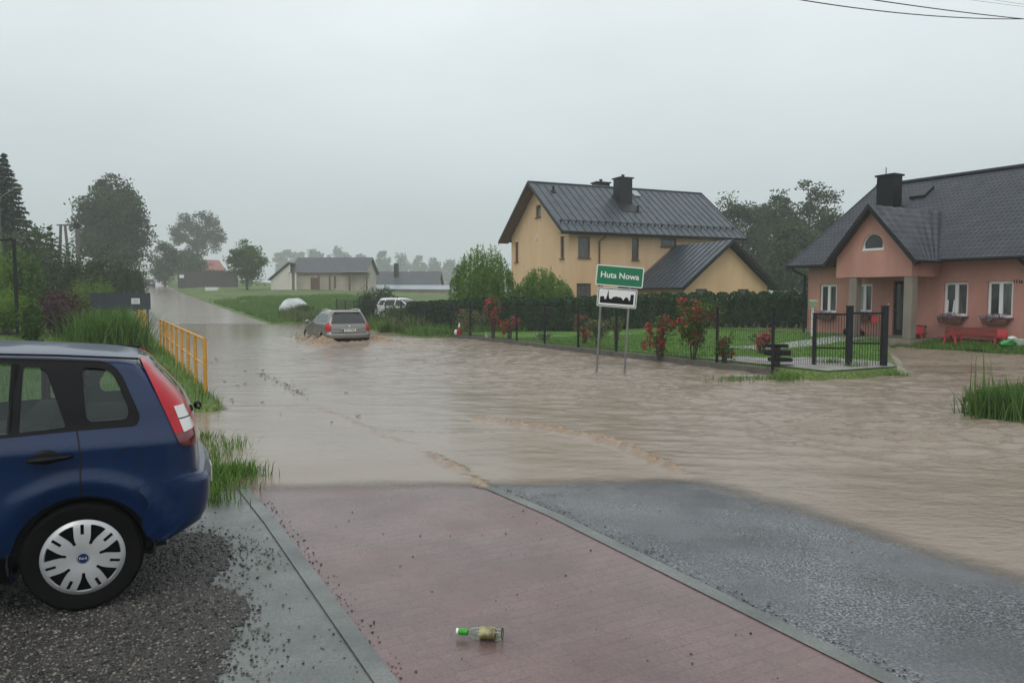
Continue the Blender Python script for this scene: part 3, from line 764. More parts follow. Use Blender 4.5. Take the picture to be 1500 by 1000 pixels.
# bumper: a proud shell round the tail with a ledge on top
bump_p = [(0.285, 0.690), (0.40, 0.706), (0.62, 0.728), (0.85, 0.728), (0.85, 0.36), (0.40, 0.355), (0.33, 0.385), (0.30, 0.47), (0.345, 0.60)]
part('bumper', boolean(BH.shell(0.030, -0.02), [('INTERSECT', prism_me(rnd(bump_p, 0.02, 2), -1.3, 1.3))]), M_blue, car, 25)
fb = [(-3.6, 0.70), (-2.95, 0.70), (-2.93, 0.60), (-2.86, 0.50), (-2.88, 0.25), (-3.6, 0.25)]
part('front_bumper', boolean(BH.shell(0.014, -0.02), [('INTERSECT', prism_me(fb, -1.3, 1.3))]), M_blue, car, 25)
# panel gaps, fuel flap ring, sill cladding
for nm, ln in (('door_gap', [(-0.012, 1.036), (0.000, 0.96), (0.006, 0.88), (0.002, 0.80), (0.001, 0.665)]), ('door_gap', [(-1.07, 1.02), (-1.08, 0.8), (-1.08, 0.4), (-1.02, 0.33)]), ('door_gap', [(-2.06, 0.99), (-2.05, 0.7), (-1.98, 0.4)])):
    for y0, y1 in ((-1.2, -0.3), (0.3, 1.2)):
        part(nm, boolean(BH.shell(0.0015, -0.01), [('INTERSECT', prism_me(thick_line(ln, 0.009), y0, y1))]), M_dark, car, 28)
ring = boolean(BH.shell(0.0012, -0.01), [('INTERSECT', prism_me(circ((0.245, 0.850), 0.076), -1.2, -0.3)), ('DIFFERENCE', prism_me(circ((0.245, 0.850), 0.0725), -1.2, -0.3))])
part('fuel_flap', ring, M_dark, car, 28)
for y0, y1 in ((-1.3, -0.3), (0.3, 1.3)):
    part('sill', boolean(BH.shell(0.012, -0.01), [('INTERSECT', prism_me([(-2.16, 0.36), (-0.33, 0.36), (-0.36, 0.21), (-2.13, 0.21)], y0, y1))]), M_blackp, car, 28)
    for ua in (0.0, -2.485):
        ln_ = MB(); sg = 1 if y1 > 1 else -1
        ln_.lathe((ua, sg * 0.58, 0.315), (0, sg, 0), [(0.05, 0), (0.372, 0), (0.372, 0.235), (0.362, 0.235), (0.362, 0.01), (0.05, 0.01)], 40)
        keep_ = [i for i, f in enumerate(ln_.f) if sum(ln_.v[j][2] for j in f) / len(f) > 0.24]; ln_.f = [ln_.f[i] for i in keep_]; ln_.m = [0] * len(ln_.f)
        ln_.build('wheel_liner', M_dark, car, 40, local=True)
gut = MB()
for sy in (-1, 1):
    gut.tube([(-1.3, sy * .625, 1.496), (-0.9, sy * .634, 1.486), (-0.5, sy * .634, 1.472), (-0.1, sy * .634, 1.449), (0.2, sy * .625, 1.424), (0.31, sy * .615, 1.414)], 0.007, 6)
gut.build('roof_gutter', M_blackp, car, 40, local=True)
for sy in (-1, 1):
    for hu in (-0.14, -1.22):
        mb = MB()
        mb.tube([(hu - 0.105, sy * .868, 0.893), (hu - 0.06, sy * .892, 0.897), (hu + 0.02, sy * .894, 0.900), (hu + 0.085, sy * .888, 0.903), (hu + 0.108, sy * .862, 0.903)], [0.012, 0.017, 0.017, 0.015, 0.010], 8)
        mb.ball((hu - 0.02, sy * .850, 0.905), 0.055, 12, 0, (1.25, 0.30, 0.75))
        mb.build('door_handle', M_blackp, car, 40, local=True)
    mb = MB(); mb.ball((-1.98, sy * .96, 1.06), 0.10, 12, 0, (0.7, 1.0, 0.8)); mb.tube([(-1.96, sy * .80, 1.02), (-1.98, sy * .92, 1.04)], 0.02, 6); mb.build('wing_mirror', M_blackp, car, 40, local=True)
cab = MB()
cab.box((-0.82, 0, 0.60), (2.5, 1.44, 0.62)); cab.box((0.12, 0, 0.955), (0.62, 1.36, 0.10))
cab.box((-0.26, 0, 0.90), (0.16, 1.24, 0.30)); cab.box((-1.22, -.37, 1.03), (0.14, 0.46, 0.40)); cab.box((-1.22, .37, 1.03), (0.14, 0.46, 0.40)); cab.box((-1.9, 0, 0.93), (0.30, 1.3, 0.12))
for y in (-0.42, 0.42, 0.0):
    cab.ball((0.045, y, 1.305), 0.10, 12, 0, (0.55, 1.15, 0.72)); cab.tube([(0.02, y, 1.25), (-0.18, y, 1.02)], 0.03, 6)
for y in (-0.37, 0.37): cab.ball((-1.24, y, 1.31), 0.10, 12, 0, (0.5, 1.2, 0.8)); cab.tube([(-1.24, y, 1.0), (-1.24, y, 1.3)], 0.04, 6)
cab.build('cabin', M_seat, car, 40, local=True)
for sy in (-1, 1):
    pil = MB(); pil.tube([(-0.31, sy * .66, 1.41), (-0.33, sy * .78, 1.03)], 0.020, 6)
    pil.build('window_divider', M_blackp, car, 40, local=True)
cap = hubcap_mesh(0.212)
for u in (0.0, -2.485):
    wheel(car, u, -0.735, 0.312, -1, cap, M_hub)
    wheel(car, u, 0.735, 0.312, 1, cap, M_hub)
wp = MB(); wp.tube([(0.66, 0.02, 1.04), (0.665, -0.05, 1.03), (0.655, -0.30, 1.05)], 0.010, 6); wp.ball((0.665, 0.02, 1.03), 0.028, 8); wp.build('rear_wiper', M_blackp, car, 40, local=True)
pb = MB(); pb.box((0.724, 0, 0.60), (0.012, 0.52, 0.115)); pb.build('licence_plate', M_plate, car, local=True, bevel=0.004)

# ---- estate car driving away through the flood
tab2 = [(0.18, -3.35, 0.62, 0.74), (0.28, -3.46, 0.80, 0.82), (0.40, -3.50, 0.885, 0.855), (0.52, -3.52, 0.90, 0.868), (0.60, -3.51, 0.885, 0.872), (0.66, -3.48, 0.850, 0.872), (0.74, -3.36, 0.842, 0.872), (0.82, -3.05, 0.835, 0.868),
        (0.90, -2.62, 0.815, 0.858), (0.97, -2.36, 0.785, 0.838), (1.02, -2.24, 0.762, 0.815), (1.15, -1.98, 0.700, 0.765), (1.30, -1.66, 0.620, 0.705), (1.40, -1.38, 0.565, 0.655), (1.45, -1.2, 0.545, 0.62), (1.485, -1.0, 0.50, 0.54), (1.50, -0.8, 0.40, 0.40)]
lv2 = [0.18, 0.23, 0.28, 0.34, 0.40, 0.46, 0.52, 0.56, 0.60, 0.63, 0.66, 0.70, 0.74, 0.78, 0.82, 0.86, 0.90, 0.935, 0.97, 1.02, 1.08, 1.15, 1.22, 1.30, 1.35, 1.40, 1.425, 1.45, 1.47, 1.485, 1.5]
RD = R(28.2 - 90)                                   # pointing to the rear, that is back down the road
def estate(name, label, paint, loc, rz, group=None, detail=True, tail_text=None):
    c = thing(name, label, 'car', loc, rz, group)
    Hh = Hull(tab2, lv2, (0.0, -2.708), 0.315, flare=0.02, fr=0.42, bow_r=0.05, cr=(0.20, 0.4), ns=46)
    w1 = rnd([(-1.28, 1.36), (-0.92, 1.385), (-0.94, 0.975), (-1.94, 0.965)], 0.03)
    w2 = rnd([(-0.84, 1.388), (-0.10, 1.372), (-0.02, 1.0), (-0.86, 0.98)], 0.03)
    w3 = rnd([(-0.02, 1.368), (0.34, 1.335), (0.50, 1.02), (0.07, 1.0)], 0.04)
    rwn = rnd([(-0.57, 1.42), (0.57, 1.42), (0.715, 0.99), (-0.715, 0.99)], 0.05)
    wdn = [(-0.58, 1.42), (0.58, 1.42), (0.72, 1.0), (-0.72, 1.0)]
    ar = [prism_me(circ((u, 0.315), 0.345, 32), -1.2, 1.2) for u in (0.0, -2.708)]
    part('body', boolean(Hh.shell(0.0, -0.03), [('DIFFERENCE', q) for q in ar]), paint, c, 28)
    for p in (w1, w2, w3):
        for y0, y1 in ((-1.2, -0.3), (0.3, 1.2)):
            part('side_window', boolean(Hh.shell(0.003, -0.01), [('INTERSECT', prism_me(p, y0, y1))]), M_dglass, c, 28)
    part('rear_window', boolean(Hh.shell(0.004, -0.01), [('INTERSECT', prism_me(rwn, 0.2, 1.2, 'u'))]), M_dglass, c, 28)
    part('windscreen', boolean(Hh.shell(0.004, -0.01), [('INTERSECT', prism_me(wdn, -2.5, -1.0, 'u'))]), M_dglass, c, 28)
    lt = rnd([(0.52, 0.985), (0.66, 1.03), (0.80, 0.93), (0.90, 0.72), (0.62, 0.70)], 0.03)
    for y0, y1 in ((-1.2, -0.70), (0.70, 1.2)):
        part('tail_light', boolean(Hh.shell(0.010, -0.02), [('INTERSECT', prism_me(lt, y0, y1))]), M_red, c, 28)
    part('bumper', boolean(Hh.shell(0.014, -0.02), [('INTERSECT', prism_me([(0.42, 0.62), (1.2, 0.62), (1.2, 0.44), (0.40, 0.42)], -1.3, 1.3))]), paint, c, 28)
    part('lower_bumper', boolean(Hh.shell(0.012, -0.02), [('INTERSECT', prism_me([(0.40, 0.415), (1.2, 0.43), (1.2, 0.15), (0.38, 0.15)], -1.3, 1.3))]), M_blackp, c, 28)
    part('tailgate_gap', boolean(Hh.shell(0.002, -0.02), [('INTERSECT', prism_me([(0.55, 0.655), (1.2, 0.655), (1.2, 0.622), (0.55, 0.622)], -0.70, 0.70))]), M_dark, c, 28)
    for sy in (-1, 1):
        r_ = MB(); r_.tube([(-1.0, sy * .585, 1.475), (-0.92, sy * .60, 1.520), (-0.5, sy * .605, 1.535), (0.0, sy * .60, 1.535), (0.30, sy * .59, 1.515), (0.40, sy * .58, 1.462)], 0.018, 8); r_.build('roof_rail', M_chrome if detail else M_blackp, c, 40, local=True)
        mb = MB(); mb.ball((-2.0, sy * .97, 1.01), 0.11, 10, 0, (0.7, 1.0, 0.75)); mb.tube([(-1.95, sy * .80, 0.98), (-2.0, sy * .92, 1.0)], 0.025, 6); mb.build('wing_mirror', paint, c, 40, local=True)
    pl = MB(); pl.box((0.868, 0, 0.80), (0.02, 0.70, 0.055)); pl.build('tailgate_strip', M_chrome, c, local=True, bevel=0.008)
    pl = MB(); pl.box((0.868, 0, 0.735), (0.014, 0.52, 0.114)); po = pl.build('licence_plate', M_plate, c, local=True)
    bl = MB(); bl.box((0.869, -0.238 if True else 0, 0.735), (0.015, 0.042, 0.112)); bl.build('plate_band', M_navy, po, local=True)
    if tail_text:
        tm = text_mesh(tail_text, 0.105, 0.001); tm.transform(Matrix.Translation((0.8765, 0.02, 0.735)) @ Matrix.Rotation(math.pi / 2, 4, 'Z') @ Matrix.Rotation(math.pi / 2, 4, 'X')); part('plate_text', tm, M_black, po, 30)
        em = MB(); em.lathe((0.858, 0, 0.895), (1, 0, 0.1), [(0.045, 0), (0.04, .012), (0, .014)], 16); em.build('badge', M_chrome, c, 40, local=True)
    wp_ = MB(); wp_.box((0.553, 0, 1.432), (0.10, 1.06, 0.018)); wp_.build('roof_spoiler', paint, c, local=True, bevel=0.006)
    for u in (0.0, -2.708):
        for sy in (-1, 1): wheel(c, u, sy * 0.76, 0.315, sy, cap, M_hub, badge=False)
    return c
fx, fy = -6.38, 29.4
e_r = Vector((SN, -CS, 0))
SIL = estate('driving_car', 'taupe silver estate car driving away through the brown flood', M_silver, (fx - 0.84 * e_r.x, fy - 0.84 * e_r.y, WL - 0.23), RD, tail_text='TK 9786J')
x_, y_ = at(574, 50.5)
estate('white_car', 'white car parked behind the dark mesh fence and weeds', M_whitep, (x_, y_, hz(x_, y_) + 0.02), R(150), detail=False)
x_, y_ = at(221, 140.0)
estate('distant_car', 'small dark grey car far up the misty road', M_greyp, (x_, y_, hz(x_, y_)), R(12 - 90 + 20), detail=False)
# ------------------------------------------------------------------ foliage
def cards(name, P, size, m, parent=None, var=None, aspect=0.55, up=None, local=True, core=None, jitter=0.35, flat=0.0):
    """many small leaf-shaped faces (a bent kite each) at points P"""
    n = len(P); P = np.asarray(P, float)
    sz = (np.asarray(size, float) * (1 + jitter * (RNG.random(n) - 0.5) * 2))[:, None]
    d = RNG.normal(0, 1, (n, 3)); d[:, 2] *= (1 - flat)
    if up is not None: d = d * 0.55 + np.asarray(up, float)
    d /= np.linalg.norm(d, axis=1)[:, None] + 1e-9
    r = RNG.normal(0, 1, (n, 3)); e = np.cross(d, r); e /= np.linalg.norm(e, axis=1)[:, None] + 1e-9
    nn = np.cross(d, e)
    V = np.stack([P - d * sz * .5, P + e * sz * aspect * .5 + nn * sz * .08, P + d * sz * .5, P - e * sz * aspect * .5 + nn * sz * .08], 1).reshape(-1, 3)
    q = np.arange(n * 4).reshape(n, 4)
    va = RNG.random(n) if var is None else np.asarray(var)
    vv = np.repeat(va, 4)
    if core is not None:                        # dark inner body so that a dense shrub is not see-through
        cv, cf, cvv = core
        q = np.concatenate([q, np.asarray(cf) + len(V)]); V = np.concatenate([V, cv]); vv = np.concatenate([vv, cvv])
    return np_mesh(name, V, quads=q, mats=[m], attrs=dict(var=vv), parent=parent, local=local)

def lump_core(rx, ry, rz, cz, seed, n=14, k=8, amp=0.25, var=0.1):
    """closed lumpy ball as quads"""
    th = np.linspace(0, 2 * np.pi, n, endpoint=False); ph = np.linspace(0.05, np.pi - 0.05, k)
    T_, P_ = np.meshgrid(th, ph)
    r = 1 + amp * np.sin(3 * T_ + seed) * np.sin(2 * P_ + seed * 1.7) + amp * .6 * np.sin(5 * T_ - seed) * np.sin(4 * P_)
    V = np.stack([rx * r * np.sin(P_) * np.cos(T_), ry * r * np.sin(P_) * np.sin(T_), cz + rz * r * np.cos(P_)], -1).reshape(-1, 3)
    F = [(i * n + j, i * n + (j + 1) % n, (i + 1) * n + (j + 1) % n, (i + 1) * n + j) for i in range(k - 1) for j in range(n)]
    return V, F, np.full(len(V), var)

M_leafd = leaf_mat('dark_leaf', (0.016, 0.034, 0.010), (0.055, 0.098, 0.026))
M_leafm = leaf_mat('mid_leaf', (0.036, 0.082, 0.014), (0.105, 0.195, 0.032), 0.35)
M_leafl = leaf_mat('light_leaf', (0.090, 0.175, 0.016), (0.210, 0.340, 0.036), 0.45)
M_leafy = leaf_mat('yellowgreen_leaf', (0.075, 0.130, 0.016), (0.170, 0.250, 0.035), 0.35)
M_willow = leaf_mat('willow_leaf', (0.060, 0.140, 0.014), (0.180, 0.320, 0.040), 0.35)
M_thuja = leaf_mat('thuja_leaf', (0.012, 0.036, 0.010), (0.040, 0.105, 0.026), 0.1)
M_needle = leaf_mat('spruce_needle', (0.010, 0.024, 0.014), (0.030, 0.060, 0.032), 0.1)
M_maroon = leaf_mat('maroon_leaf', (0.022, 0.007, 0.009), (0.095, 0.022, 0.024), 0.15)
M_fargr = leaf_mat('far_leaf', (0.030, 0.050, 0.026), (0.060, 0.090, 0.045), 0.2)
M_rose = leaf_mat('rose_petal', (0.30, 0.015, 0.022), (0.58, 0.06, 0.075), 0.25)
M_pink = leaf_mat('pink_petal', (0.45, 0.05, 0.09), (0.68, 0.16, 0.20), 0.25)
M_paleleaf = leaf_mat('pale_leaf', (0.07, 0.11, 0.035), (0.26, 0.26, 0.11), 0.3)
M_flow = leaf_mat('window_flowers', (0.05, 0.02, 0.05), (0.42, 0.34, 0.42), 0.2)
M_wflow = leaf_mat('white_petal', (0.55, 0.56, 0.52), (0.80, 0.80, 0.77), 0.2)
M_bark = mat('bark', (0.045, 0.035, 0.027), 0.9, (0.085, 0.068, 0.052), 5, stretch=(1, 1, 0.25), bump=(0.8, 12, 0.03))
M_blade = leaf_mat('grass_blade', (0.055, 0.130, 0.016), (0.150, 0.270, 0.042), 0.3)
M_reed = leaf_mat('reed_blade', (0.045, 0.115, 0.018), (0.125, 0.230, 0.042), 0.3)
M_straw = leaf_mat('weed_blade', (0.06, 0.11, 0.03), (0.17, 0.20, 0.075), 0.3)

def trunk_mb(h, r, limbs, seed, spread=0.35, start=0.3, lean=0.0):
    rg = random.Random(seed); mb = MB()
    n = 6; pts = []; x = y = 0
    for i in range(n + 1):
        f = i / n; pts.append((x + lean * f * h, y, f * h)); x += rg.uniform(-.03, .03) * h * .4; y += rg.uniform(-.03, .03) * h * .4
    rad = [r * (1.35 if i == 0 else 1 - 0.85 * i / n) for i in range(n + 1)]
    mb.tube(pts, rad, 8); tips = []
    for k in range(limbs):
        f = start + (0.92 - start) * (k + rg.random()) / limbs; i = min(int(f * n), n - 1); q = f * n - i
        b0 = Vector(pts[i]).lerp(Vector(pts[i + 1]), q); an = k * 2.4 + rg.uniform(-.4, .4); L = h * spread * (1.15 - f) * rg.uniform(.8, 1.2) + .1
        d = Vector((math.cos(an), math.sin(an), rg.uniform(.45, .95)))
        m1 = b0 + d * L * .5 + Vector((0, 0, L * .05)); m2 = b0 + d * L + Vector((0, 0, L * .15))
        mb.tube([b0, m1, m2], [r * (1 - f) * .6 + r * .06, r * (1 - f) * .35 + r * .04, r * .03], 6); tips.append((tuple(m1), tuple(m2)))
    return mb, tips

def clumps(rx, ry, z0, z1, n, seed, shape=1.0, hollow=0.35):
    """points spread through a crown's volume: more towards its skin"""
    rg = np.random.default_rng(seed); out = []
    while len(out) < n:
        v = rg.normal(0, 1, 3); v /= np.linalg.norm(v); rr = hollow + (1 - hollow) * rg.random() ** 0.6
        p = v * rr
        f = (p[2] + 1) / 2
        if p[2] < -0.55 and rg.random() < .5: continue
        k = (1 - (1 - shape) * f)
        out.append((p[0] * rx * k, p[1] * ry * k, z0 + (z1 - z0) * f))
    return np.array(out)

def tree(name, label, cat, x, y, h, rx, z0f, leaf, seed, n_cl=70, per=90, lsz=0.22, rc=0.16, group=None, trunk_r=None, shape=1.0, hollow=0.35, zbase=None, ry=None, limbs=10, aspect=0.55, lean=0.0):
    zb = hz(x, y) if zbase is None else zbase
    t_ = thing(name, label, cat, (x, y, zb), 0, group)
    tm, tips = trunk_mb(h * 0.86, trunk_r or h * 0.022, limbs, seed, spread=rx / h * 0.9, start=z0f * .9 + .05, lean=lean)
    tm.build('trunk', M_bark, t_, 40, local=True)
    C_ = clumps(rx * .86, (ry or rx) * .86, h * z0f, h * 0.96, n_cl, seed, shape, hollow)
    rg = np.random.default_rng(seed + 5)
    rcl = rc * rx * (0.6 + 0.8 * rg.random(n_cl))
    P = np.repeat(C_, per, 0) + np.clip(rg.normal(0, 1, (n_cl * per, 3)), -1.5, 1.5) * np.repeat(rcl, per)[:, None] * np.array([1, 1, .75])
    P[:, 0] += lean * P[:, 2]
    var = np.clip(np.repeat(rg.random(n_cl), per) * .75 + rg.random(n_cl * per) * .3, 0, 1)
    cards('crown', P, lsz, leaf, t_, var=var, aspect=aspect)
    return t_

def shrub(name, label, cat, x, y, h, rx, leaf, seed, n=1800, lsz=0.10, group=None, core=0.62, up=None, ry=None, aspect=0.55, zb=None, lump=0.25, stems=True):
    z_ = hz(x, y) if zb is None else zb
    t_ = thing(name, label, cat, (x, y, z_), 0, group); rg = np.random.default_rng(seed); ry = ry or rx
    if stems:
        s_ = MB()
        for k in range(6): an = k * 1.05 + seed; s_.tube([(0.03 * math.cos(an), 0.03 * math.sin(an), -0.05), (rx * .35 * math.cos(an), ry * .35 * math.sin(an), h * .45), (rx * .55 * math.cos(an), ry * .55 * math.sin(an), h * .75)], [.02 * h, .012 * h, .004 * h], 5)
        s_.build('stem', M_bark, t_, 40, local=True)
    th = rg.random(n) * 2 * np.pi; cz = rg.random(n) * 2 - 1; sr = np.sqrt(1 - cz ** 2)
    rr = 0.62 + 0.38 * rg.random(n) ** .7
    lm = 1 + lump * np.sin(3 * th + seed) * np.sin(2 * np.arccos(cz) + seed * 1.7) + lump * .6 * np.sin(5 * th - seed) * np.sin(4 * np.arccos(cz)) + 0.10 * rg.normal(0, 1, n)
    P = np.stack([rx * rr * lm * sr * np.cos(th), ry * rr * lm * sr * np.sin(th), h * .52 + h * .48 * rr * lm * cz], -1)
    P[:, 2] = np.maximum(P[:, 2], 0.02)
    cl = vnoise(P[:, 0] * 3 / rx + seed, P[:, 2] * 3 / h + P[:, 1] * 2 / rx, seed) + .5
    var = np.clip(.55 * cl + .45 * rg.random(n), 0, 1)
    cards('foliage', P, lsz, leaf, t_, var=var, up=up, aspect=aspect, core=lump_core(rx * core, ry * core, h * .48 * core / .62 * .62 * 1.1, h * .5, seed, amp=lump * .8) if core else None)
    return t_

def blades_mesh(name, XY, H, Wd, m, lean=0.35, parent=None, z=None, local=False, var=None):
    n = len(XY); XY = np.asarray(XY, float)
    z = hgt(XY[:, 0], XY[:, 1]) if z is None else z
    an = RNG.random(n) * 2 * np.pi; ld = RNG.random(n) ** .8 * lean * 1.5
    H = np.asarray(H) * (0.6 + 0.8 * RNG.random(n)); Wd = np.asarray(Wd) * (0.7 + .6 * RNG.random(n))
    sx_, sy_ = -np.sin(an) * Wd / 2, np.cos(an) * Wd / 2; lx, ly = np.cos(an) * ld * H, np.sin(an) * ld * H
    x, y = XY[:, 0], XY[:, 1]
    V = np.stack([np.stack([x - sx_, y - sy_, z - .02], -1), np.stack([x + sx_, y + sy_, z - .02], -1),
                  np.stack([x + lx * .35 + sx_ * .8, y + ly * .35 + sy_ * .8, z + H * .55], -1), np.stack([x + lx * .35 - sx_ * .8, y + ly * .35 - sy_ * .8, z + H * .55], -1),
                  np.stack([x + lx, y + ly, z + H], -1)], 1).reshape(-1, 3)
    b = np.arange(n)[:, None] * 5
    q = b + np.array([[0, 1, 2, 3]]); t_ = b + np.array([[3, 2, 4]])
    va = RNG.random(n) if var is None else var
    return np_mesh(name, V, quads=q, tris=t_, mats=[m], attrs=dict(var=np.repeat(va, 5)), parent=parent, local=local)
# ------------------------------------------------------------------ buildings
M_salmon = mat('salmon_render', (0.375, 0.172, 0.135), 0.75, (0.52, 0.258, 0.210), 0.9, lo=.3, hi=.7, stretch=(1.4, 1.4, 0.3), bump=(0.25, 40, 0.006), fine=(55, 0.86))
M_peach = mat('peach_render', (0.62, 0.405, 0.230), 0.75, (0.78, 0.545, 0.325), 0.5, lo=.3, hi=.7, stretch=(1.4, 1.4, 0.3), bump=(0.2, 40, 0.006), fine=(50, 0.9))
M_beige = mat('raw_block_wall', (0.42, 0.36, 0.30), 0.8, (0.50, 0.43, 0.36), 0.8, fine=(8, 0.8))
M_cream = mat('cream_wall', (0.62, 0.58, 0.52), 0.8, (0.70, 0.66, 0.60), 0.6)
M_greyst = mat('grey_pillar', (0.19, 0.165, 0.135), 0.7, (0.26, 0.225, 0.185), 1.5, stretch=(1, 1, 0.4))
M_seam = mat('seamed_metal_roof', (0.034, 0.048, 0.062), 0.28, (0.052, 0.069, 0.086), 0.8, metal=0.25, rough2=0.45, bump=(0.15, 1.4, 0.02))
M_tile = mat('dark_roof_tiles', (0.010, 0.014, 0.022), 0.38, (0.018, 0.023, 0.034), 0.9, rough2=0.5, spec=0.35)
M_slate = mat('far_dark_roof', (0.035, 0.040, 0.050), 0.5, (0.050, 0.056, 0.066), 0.6)
M_sheet = mat('pale_sheet_roof', (0.24, 0.28, 0.32), 0.35, (0.30, 0.34, 0.37), 0.4)
M_redroof = mat('red_tile_roof', (0.27, 0.085, 0.07), 0.6, (0.33, 0.12, 0.10), 1.0)
M_anth = mat('anthracite_metal', (0.010, 0.012, 0.015), 0.45, spec=0.25)
M_soffit = mat('dark_soffit', (0.035, 0.022, 0.018), 0.6)
M_brownw = mat('brown_wood', (0.10, 0.045, 0.025), 0.5, (0.14, 0.065, 0.035), 3)
M_upvc = mat('white_window_frame', (0.75, 0.76, 0.76), 0.35)
M_pane = mat('window_pane', (0.018, 0.022, 0.024), 0.04, (0.045, 0.05, 0.052), 1.6, spec=0.6)
M_panec = mat('curtained_pane', (0.05, 0.055, 0.055), 0.06, (0.13, 0.135, 0.13), 5.0, stretch=(1.5, 1.5, 0.25), spec=0.6)
M_blind = mat('window_blind', (0.34, 0.34, 0.33), 0.5, (0.42, 0.42, 0.40), 2)
M_fasc = mat('dark_gutter', (0.010, 0.012, 0.015), 0.4, spec=0.25)
M_redp = mat('red_plastic', (0.36, 0.012, 0.02), 0.4, (0.42, 0.018, 0.026), 5)
M_redw = mat('red_painted_wood', (0.20, 0.035, 0.025), 0.5, (0.28, 0.05, 0.035), 4, stretch=(1, 1, 4))

def wall(mb, o, ax, out, length, z0, top, holes=(), depth=0.14, breaks=()):
    """wall sheet with window holes and reveals. top: height or function of the distance along"""
    o = Vector(o); ax = Vector(ax); out = Vector(out)
    tf = top if callable(top) else (lambda a: top)
    xs_ = sorted(set([0.0, length] + [h[0] for h in holes] + [h[1] for h in holes] + list(breaks)))
    def P(a, z, d=0): return o + ax * a + Vector((0, 0, z)) - out * d
    for a0, a1 in zip(xs_[:-1], xs_[1:]):
        am = (a0 + a1) / 2
        hs = sorted([h for h in holes if h[0] < am < h[1]], key=lambda h: h[2]); z = z0
        for h in hs:
            if h[2] > z + 1e-4: mb.add([P(a0, z), P(a1, z), P(a1, h[2]), P(a0, h[2])], [(0, 1, 2, 3)])
            z = h[3]
        mb.add([P(a0, z), P(a1, z), P(a1, tf(a1)), P(a0, tf(a0))], [(0, 1, 2, 3)])
    for a0, a1, b0, b1 in holes:
        for p, q in (((a0, b0), (a1, b0)), ((a1, b0), (a1, b1)), ((a1, b1), (a0, b1)), ((a0, b1), (a0, b0))):
            mb.add([P(p[0], p[1]), P(p[0], p[1], depth), P(q[0], q[1], depth), P(q[0], q[1])], [(0, 1, 2, 3)])

def window(parent, o, ax, out, hole, frame_m, pane_m=None, depth=0.10, sash=1, fw=0.06, sill=None, tilt=None, blind=False, name='window'):
    o = Vector(o); ax = Vector(ax); out = Vector(out); a0, a1, b0, b1 = hole; e = 0.004
    up = Vector((0, 0, 1)); c = lambda a, z, d: o + ax * a + up * z - out * d
    mb = MB(); axs = (ax, out, up)
    mb.box(c((a0 + a1) / 2, b0 + fw / 2 + e, depth), (a1 - a0 - 2 * e, 0.06, fw), axs); mb.box(c((a0 + a1) / 2, b1 - fw / 2 - e, depth), (a1 - a0 - 2 * e, 0.06, fw), axs)
    for a in (a0 + fw / 2 + e, a1 - fw / 2 - e): mb.box(c(a, (b0 + b1) / 2, depth), (fw, 0.06, b1 - b0 - 2 * fw - 2 * e), axs)
    for k in range(1, sash):
        mb.box(c(a0 + (a1 - a0) * k / sash, (b0 + b1) / 2, depth), (fw * 1.5, 0.07, b1 - b0 - 2 * fw - 2 * e), axs)
    w_ = mb.build(name, frame_m, parent)
    for k in range(sash):
        p0 = a0 + (a1 - a0) * k / sash + fw; p1 = a0 + (a1 - a0) * (k + 1) / sash - fw
        pm = MB(); pm.box(c((p0 + p1) / 2, (b0 + b1) / 2, depth + 0.012), (p1 - p0 + 0.02, 0.012, b1 - b0 - 2 * fw + 0.02), axs)
        po = pm.build('pane', (M_panec if (k + sash) % 2 else M_pane) if pane_m is None else pane_m, w_)
        if tilt == k:
            s_ = MB(); hgt_ = b1 - b0 - 2 * fw; lean = 0.14
            upt = (up * hgt_ - out * 0 + (-out) * lean * -1 * -1); upt.normalize()
            base = c((p0 + p1) / 2, b0 + fw, depth - 0.04)
            for a in (p0 + .02, p1 - .02): s_.box(base + ax * (a - (p0 + p1) / 2) + upt * hgt_ / 2, (0.045, 0.04, hgt_), (ax, out, upt))
            for z in (0.02, hgt_ - .02): s_.box(base + upt * z, (p1 - p0 - 0.05, 0.038, 0.045), (ax, out, upt))
            s_.build('tilted_sash', frame_m, w_)
        if blind and k == 0:
            bl = MB()
            for i in range(12): bl.box(c((p0 + p1) / 2, b1 - fw - 0.04 - i * 0.075, depth + 0.004 - 0.002), (p1 - p0 - 0.02, 0.008, 0.06), axs)
            bl.build('blind', M_blind, w_)
    if sill is not None:
        sm = MB(); sm.box(c((a0 + a1) / 2, b0 - 0.022, 0.02), (a1 - a0 + 0.10, 0.26, 0.035), axs); sm.build('sill', sill, w_)
    return w_

def slab(mb, q, th):
    q = [Vector(p) for p in q]; n = (q[1] - q[0]).cross(q[3] - q[0]).normalized()
    if n.z < 0: n = -n
    mb.hexa([p - n * th for p in q] + q)

